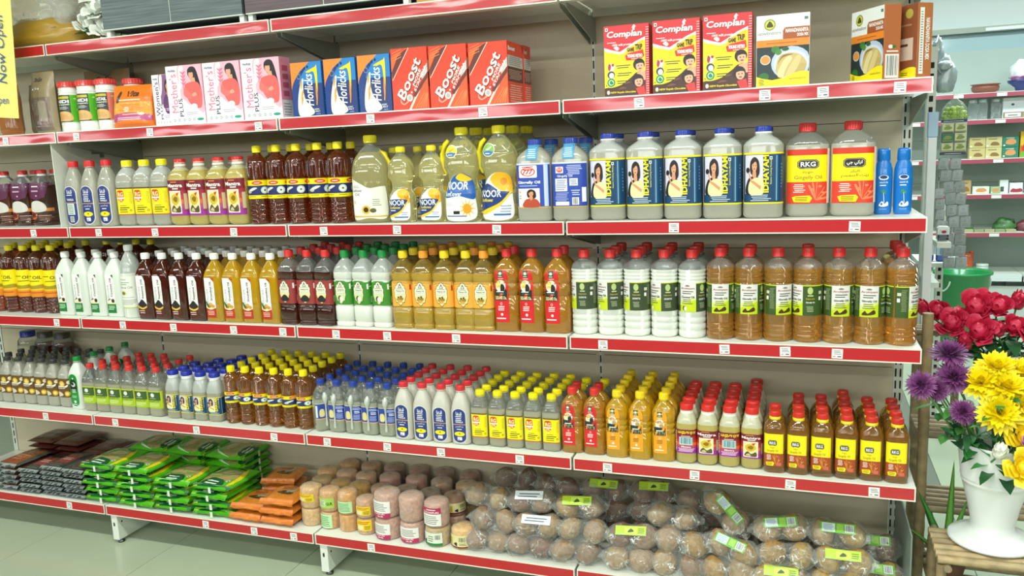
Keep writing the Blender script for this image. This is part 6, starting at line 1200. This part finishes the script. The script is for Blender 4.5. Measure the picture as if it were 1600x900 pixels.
# ------------------------------------------------------------------ the far wall unit
BY=5.0; BX0,BX1=3.35,5.35
fz=[1.838,1.632,1.325,1.044,.739,.403]
fu=tag(empty('far_shelving',(4.3,BY+.3,0)),'pale wall shelving at the far right with red-edged shelves','shelving')
PALE_=M('#a9b8b0',.5); lc=lambda o:loc(o,(4.3,BY+.3,0))
for k in range(5):
    o=boxobj('back_panel',(BX0,BX1,BY+.42,BY+.44,.42+.36*k-.02,.42+.36*(k+1)-.022),PALE_,fu); lc(o)
o=boxobj('base_panel',(BX0,BX1,BY+.02,BY+.04,.03,.30),M('#c9d2c8',.5),fu); lc(o)
for x in (BX0,4.35,BX1): o=boxobj('upright',(x-.02,x+.02,BY+.44,BY+.48,0,1.95),STEEL,fu); lc(o)
for i,z in enumerate(fz):
    for j,(a,b) in enumerate(((BX0,4.35),(4.355,BX1))):
        mb=MB(); mb.box(a,b,BY,BY+.42,z-.02,z,STEELW)
        s=link('far_shelf',mb.build('far_shelf'),fu); lc(s)
        if i<5:
            o=boxobj('red_strip',(a+.004,b-.004,BY-.006,BY,z-.036,z-.004),M('#a84a5c',.4,0,.5),s)
            for q in range(3):
                mb=MB(); x=a+.15+.3*q; mb.box(x,x+.07,BY-.008,BY-.006,z-.033,z-.008,M('#eceae4',.5)); link('price_tag',mb.build('price_tag'),s)
        else: boxobj('front_edge',(a+.004,b-.004,BY-.006,BY,z-.06,z-.001),M('#e2ebe8',.35),s)
struct(boxobj('trim_1',(2.6,6,5.50,5.62,2.352,2.395),M('#a9b4a4',.5)))
struct(boxobj('trim_2',(2.6,6,5.56,5.62,2.395,3.0),M('#dfe8e6',.6)))
GLS=M('#b9d6da',.12,0,.8); struct(boxobj('trim_3',(2.6,6,5.58,5.62,1.5,2.352),GLS))
struct(boxobj('window_1',(4.09,5.2,5.495,5.50,2.358,2.382),M('#f4faf6',.3)))
def far(name,label,cat,x,z,build,group=None,y=BY+.12):
    o=tag(empty(name,(x,y,z+.0005)),label,cat,group); build(o); return o
def lath(pts,mat,nm='body',n=24):
    def f(o): mb=MB(); mb.lathe(pts,mat,n); link(nm,mb.build(nm),o)
    return f
far('clay_bowl','wide brown clay bowl on the top shelf of the far unit','bowl',4.04,fz[0],lath([(0,0),(.07,0),(.095,.02),(.1,.045),(.09,.06),(.108,.066),(.102,.07),(.085,.06),(.08,.03),(0,.015)],M('#8a5444',.5,0,.1)))
o=far('flower_bowl','blue bowl of pink flowers on the far top shelf','bowl',4.30,fz[0],lath([(0,0),(.05,0),(.055,.03),(.105,.07),(.11,.085),(.1,.08),(.0,.05)],M('#2c3a7c',.35,0,.3)))
PKF=rosebloom(.035,.04,M('#e6a8d0',.5),3,1.1)
for i in range(6): link('pink_flower',PKF,o,(.06*math.cos(i),.05*math.sin(i),.075),(.4*math.sin(i),.3,0))
blob('white_wrap','',0,.03,.11,.09,.06,.09,M('#e6eef0',.5),4,.2,parent=o)
CL2=film('jar_glass','#dfeaea',.45,.08,14,.5)
for i,x in enumerate((3.961,4.03,4.123)):
    o=far('glass_jar','clear ridged glass jar on the far unit, %s of three'%('left','middle','right')[i],'jar',x,fz[1],lath([(0,0),(.034,0),(.036,.01),(.034,.05),(.037,.06),(.037,.11),(.032,.13),(.028,.135)],CL2),'glass jars on the far unit')
    mb=MB(); mb.lathe([(0,.136),(.03,.136),(.03,.155),(0,.158)],M('#cfd8d8',.25,.5),16); link('lid',mb.build('lid'),o)
def bx(w,d,h,c,art=None):
    def f(o):
        mb=MB(); mb.box(-w/2,w/2,-d/2,d/2,0,h,M(c,.45,0,.2),.002); link('box',mb.build('box'),o)
        if art: link('print',art_mesh('print',art,w*.96,h*.96,front(0,-d/2,h*.02),base=.0006,step=.0004),o)
    return f
far('food_pouch','white pouch with brown window on the far unit','packet',4.240,fz[1],bx(.15,.06,.158,'#dfe4e6',[('r',0,0,1,.3,'#8a7a60'),('r',.1,.05,.85,.25,'#e4e6e2'),('b',.2,.08,.8,.2,1,'#5a5a54'),('e',.45,.68,.08,.06,'#4a5058')]))
TA=[('b',.1,.72,.7,.9,1,'#7a6a3a'),('s',[(.3,.2),(.4,.5),(.7,.5),(.85,.2)],'#8a6a3c'),('e',.1,.14,.06,.08,W_)]
GA=[('s',[(.2,.3),(.3,.7),(.7,.75),(.85,.4),(.6,.2)],'#d0925c'),('b',.2,.8,.8,.92,1,'#dfe6d4'),('e',.1,.14,.06,.08,W_)]
for r in range(2):
    for c in range(3):
        far('tea_box','small %s box on the far unit, %s row, %s'%('green' if c==2 else 'tan',('lower','upper')[r],('left','middle','right')[c]),'box',4.0+.116*c,fz[2]+r*.0845,bx(.114,.07,.083,('#c2b478','#c9bd84','#2f7a64')[c],GA if c==2 else TA),'small boxes on the far unit')
far('snack_box','tall yellow and orange box at the right of the far unit','box',4.348,fz[2],bx(.10,.08,.20,'#d8b02a',[('r',0,.2,1,.45,'#d8602a'),('s',[(.1,.3),(.4,.6),(.9,.4),(.6,.2)],'#b8402a'),('r',0,0,1,.2,'#6aa83a')]))
far('small_carton','small tan carton stack on the far unit','box',3.93,fz[3],bx(.08,.07,.11,'#b89a6a',TA)); far('food_tray','white and green tray on the far unit','tray',4.04,fz[3],bx(.12,.09,.058,'#d8dccc',GA)); far('food_tray','green tray on the far unit','tray',4.143,fz[3],bx(.07,.09,.055,'#9ab48a',GA))
far('card_box','white upright card box on the far unit','box',4.205,fz[3],bx(.06,.05,.105,'#e6ece8',[('r',.1,.1,.5,.5,'#4a5a54')])); far('food_tray','white tray of red fruit on the far unit','tray',4.288,fz[3],bx(.09,.08,.08,'#e4e8e4',[('s',[(.05,.1),(.2,.45),(.5,.4),(.9,.45),(.95,.1)],'#a83a48')]))
VEG=M('#4a7a44',.5,0,.2,.3,20,.4)
for i,(x,s) in enumerate(((4.235,.075),(3.955,.05))):
    o=blob('herb_bundle','bundle of wrapped green herbs on the far unit, %s'%('right' if i==0 else 'left'),x,BY+.14,fz[4]+.001,s*1.1,.07,s*.9,VEG,i+3,.35,'vegetables',18,12,None,3,.5,'herb bundles')
o=blob('radish_bundle','bundle of dark red vegetables at the far right','',0,0,0,0,0,M('#8a3a4c',.5),1) if 0 else blob('vegetable_bundle','bundle of dark red vegetables beside the herbs',4.375,BY+.14,fz[4]+.001,.07,.06,.055,M('#8a4a52',.5,0,.2,.3,20,.4),9,.35,'vegetables',18,12,None,3,.5)
for i in range(6): far('leaf_packet','flat wrapped leaf packet along the far shelf edge, %s'%('leftmost' if i==0 else 'rightmost' if i==5 else ORD[i]+' from left'),'packet',3.88+.075*i,fz[4],bx(.07,.05,.022,('#9aa87a','#b8b48a')[i%2]),'leaf packets on the far unit',BY+.035)
OC=M('#c4572c',.4,0,.3)
def bear(o):
    mb=MB(); mb.loft([(0,.055,.03,.028),(.01,.06,.035,.03),(.06,.055,.034,.03),(.11,.062,.034,.03),(.15,.056,.03,.028),(.155,.045,.02,.02)],lambda z:OC,6); link('body',mb.build('body'),o)
    for s in (-1,1):
        mb=MB(); mb.lathe([(0,-.018),(.014,-.012),(.02,0),(.014,.012),(0,.018)],OC,12,(s*.045,0,.158)); link('ear',mb.build('ear'),o)
    mb=MB(); mb.lathe([(0,0),(.012,0),(.01,.008),(0,.01)],M('#f0e4d4',.4),12); link('button',mb.build('button'),o,(0,-.034,.055),(PI/2,0,0))
far('orange_container','orange eared container on the lowest far shelf','container',3.96,fz[5],bear)
for i in range(3): far('tin','flat pale tin in a small stack on the far unit, %s'%('bottom','middle','top')[i],'tin',4.085,fz[5]+i*.0225,lath([(0,0),(.045,0),(.047,.003),(.047,.018),(.042,.0215),(0,.022)],M('#cfd8d0',.35,.1)),'stack of flat tins')
for r in range(4):
    for c in range(2): far('white_box','small white box stacked on the lowest far shelf, %s, %s'%(('lowest','second up','third up','topmost')[r],('left','right')[c]),'box',3.77+.093*c,fz[5]+r*.0705,bx(.09,.07,.069,'#d6dedd',[('r',.15,.4,.85,.6,'#9aa4a8')]),'white boxes on the far unit')
# green tub
GT=M('#1f8a4a',.35,0,.3)
tb=tag(empty('plastic_tub',(3.79,4.2,0)),'big round green plastic tub on the floor behind the roses','tub')
mb=MB(); mb.lathe([(0,0),(.145,0),(.15,.02),(.178,.52),(.195,.528),(.197,.542),(.190,.546),(.172,.53),(.145,.03),(0,.02)],GT,40); link('tub',mb.build('tub'),tb)
for a in (-2.45,.4):
    c,s=math.cos(a),math.sin(a); mb=MB(); pts=[]
    for k in range(9):
        t=PI*k/8; pts.append((c*(.176+.018*math.sin(t))-s*.055*math.cos(t),s*(.176+.018*math.sin(t))+c*.055*math.cos(t),.49-.075*math.sin(t)))
    mb.tube(pts,.006,M('#cfe4d4',.4),8); link('handle',mb.build('handle'),tb)
name_all()
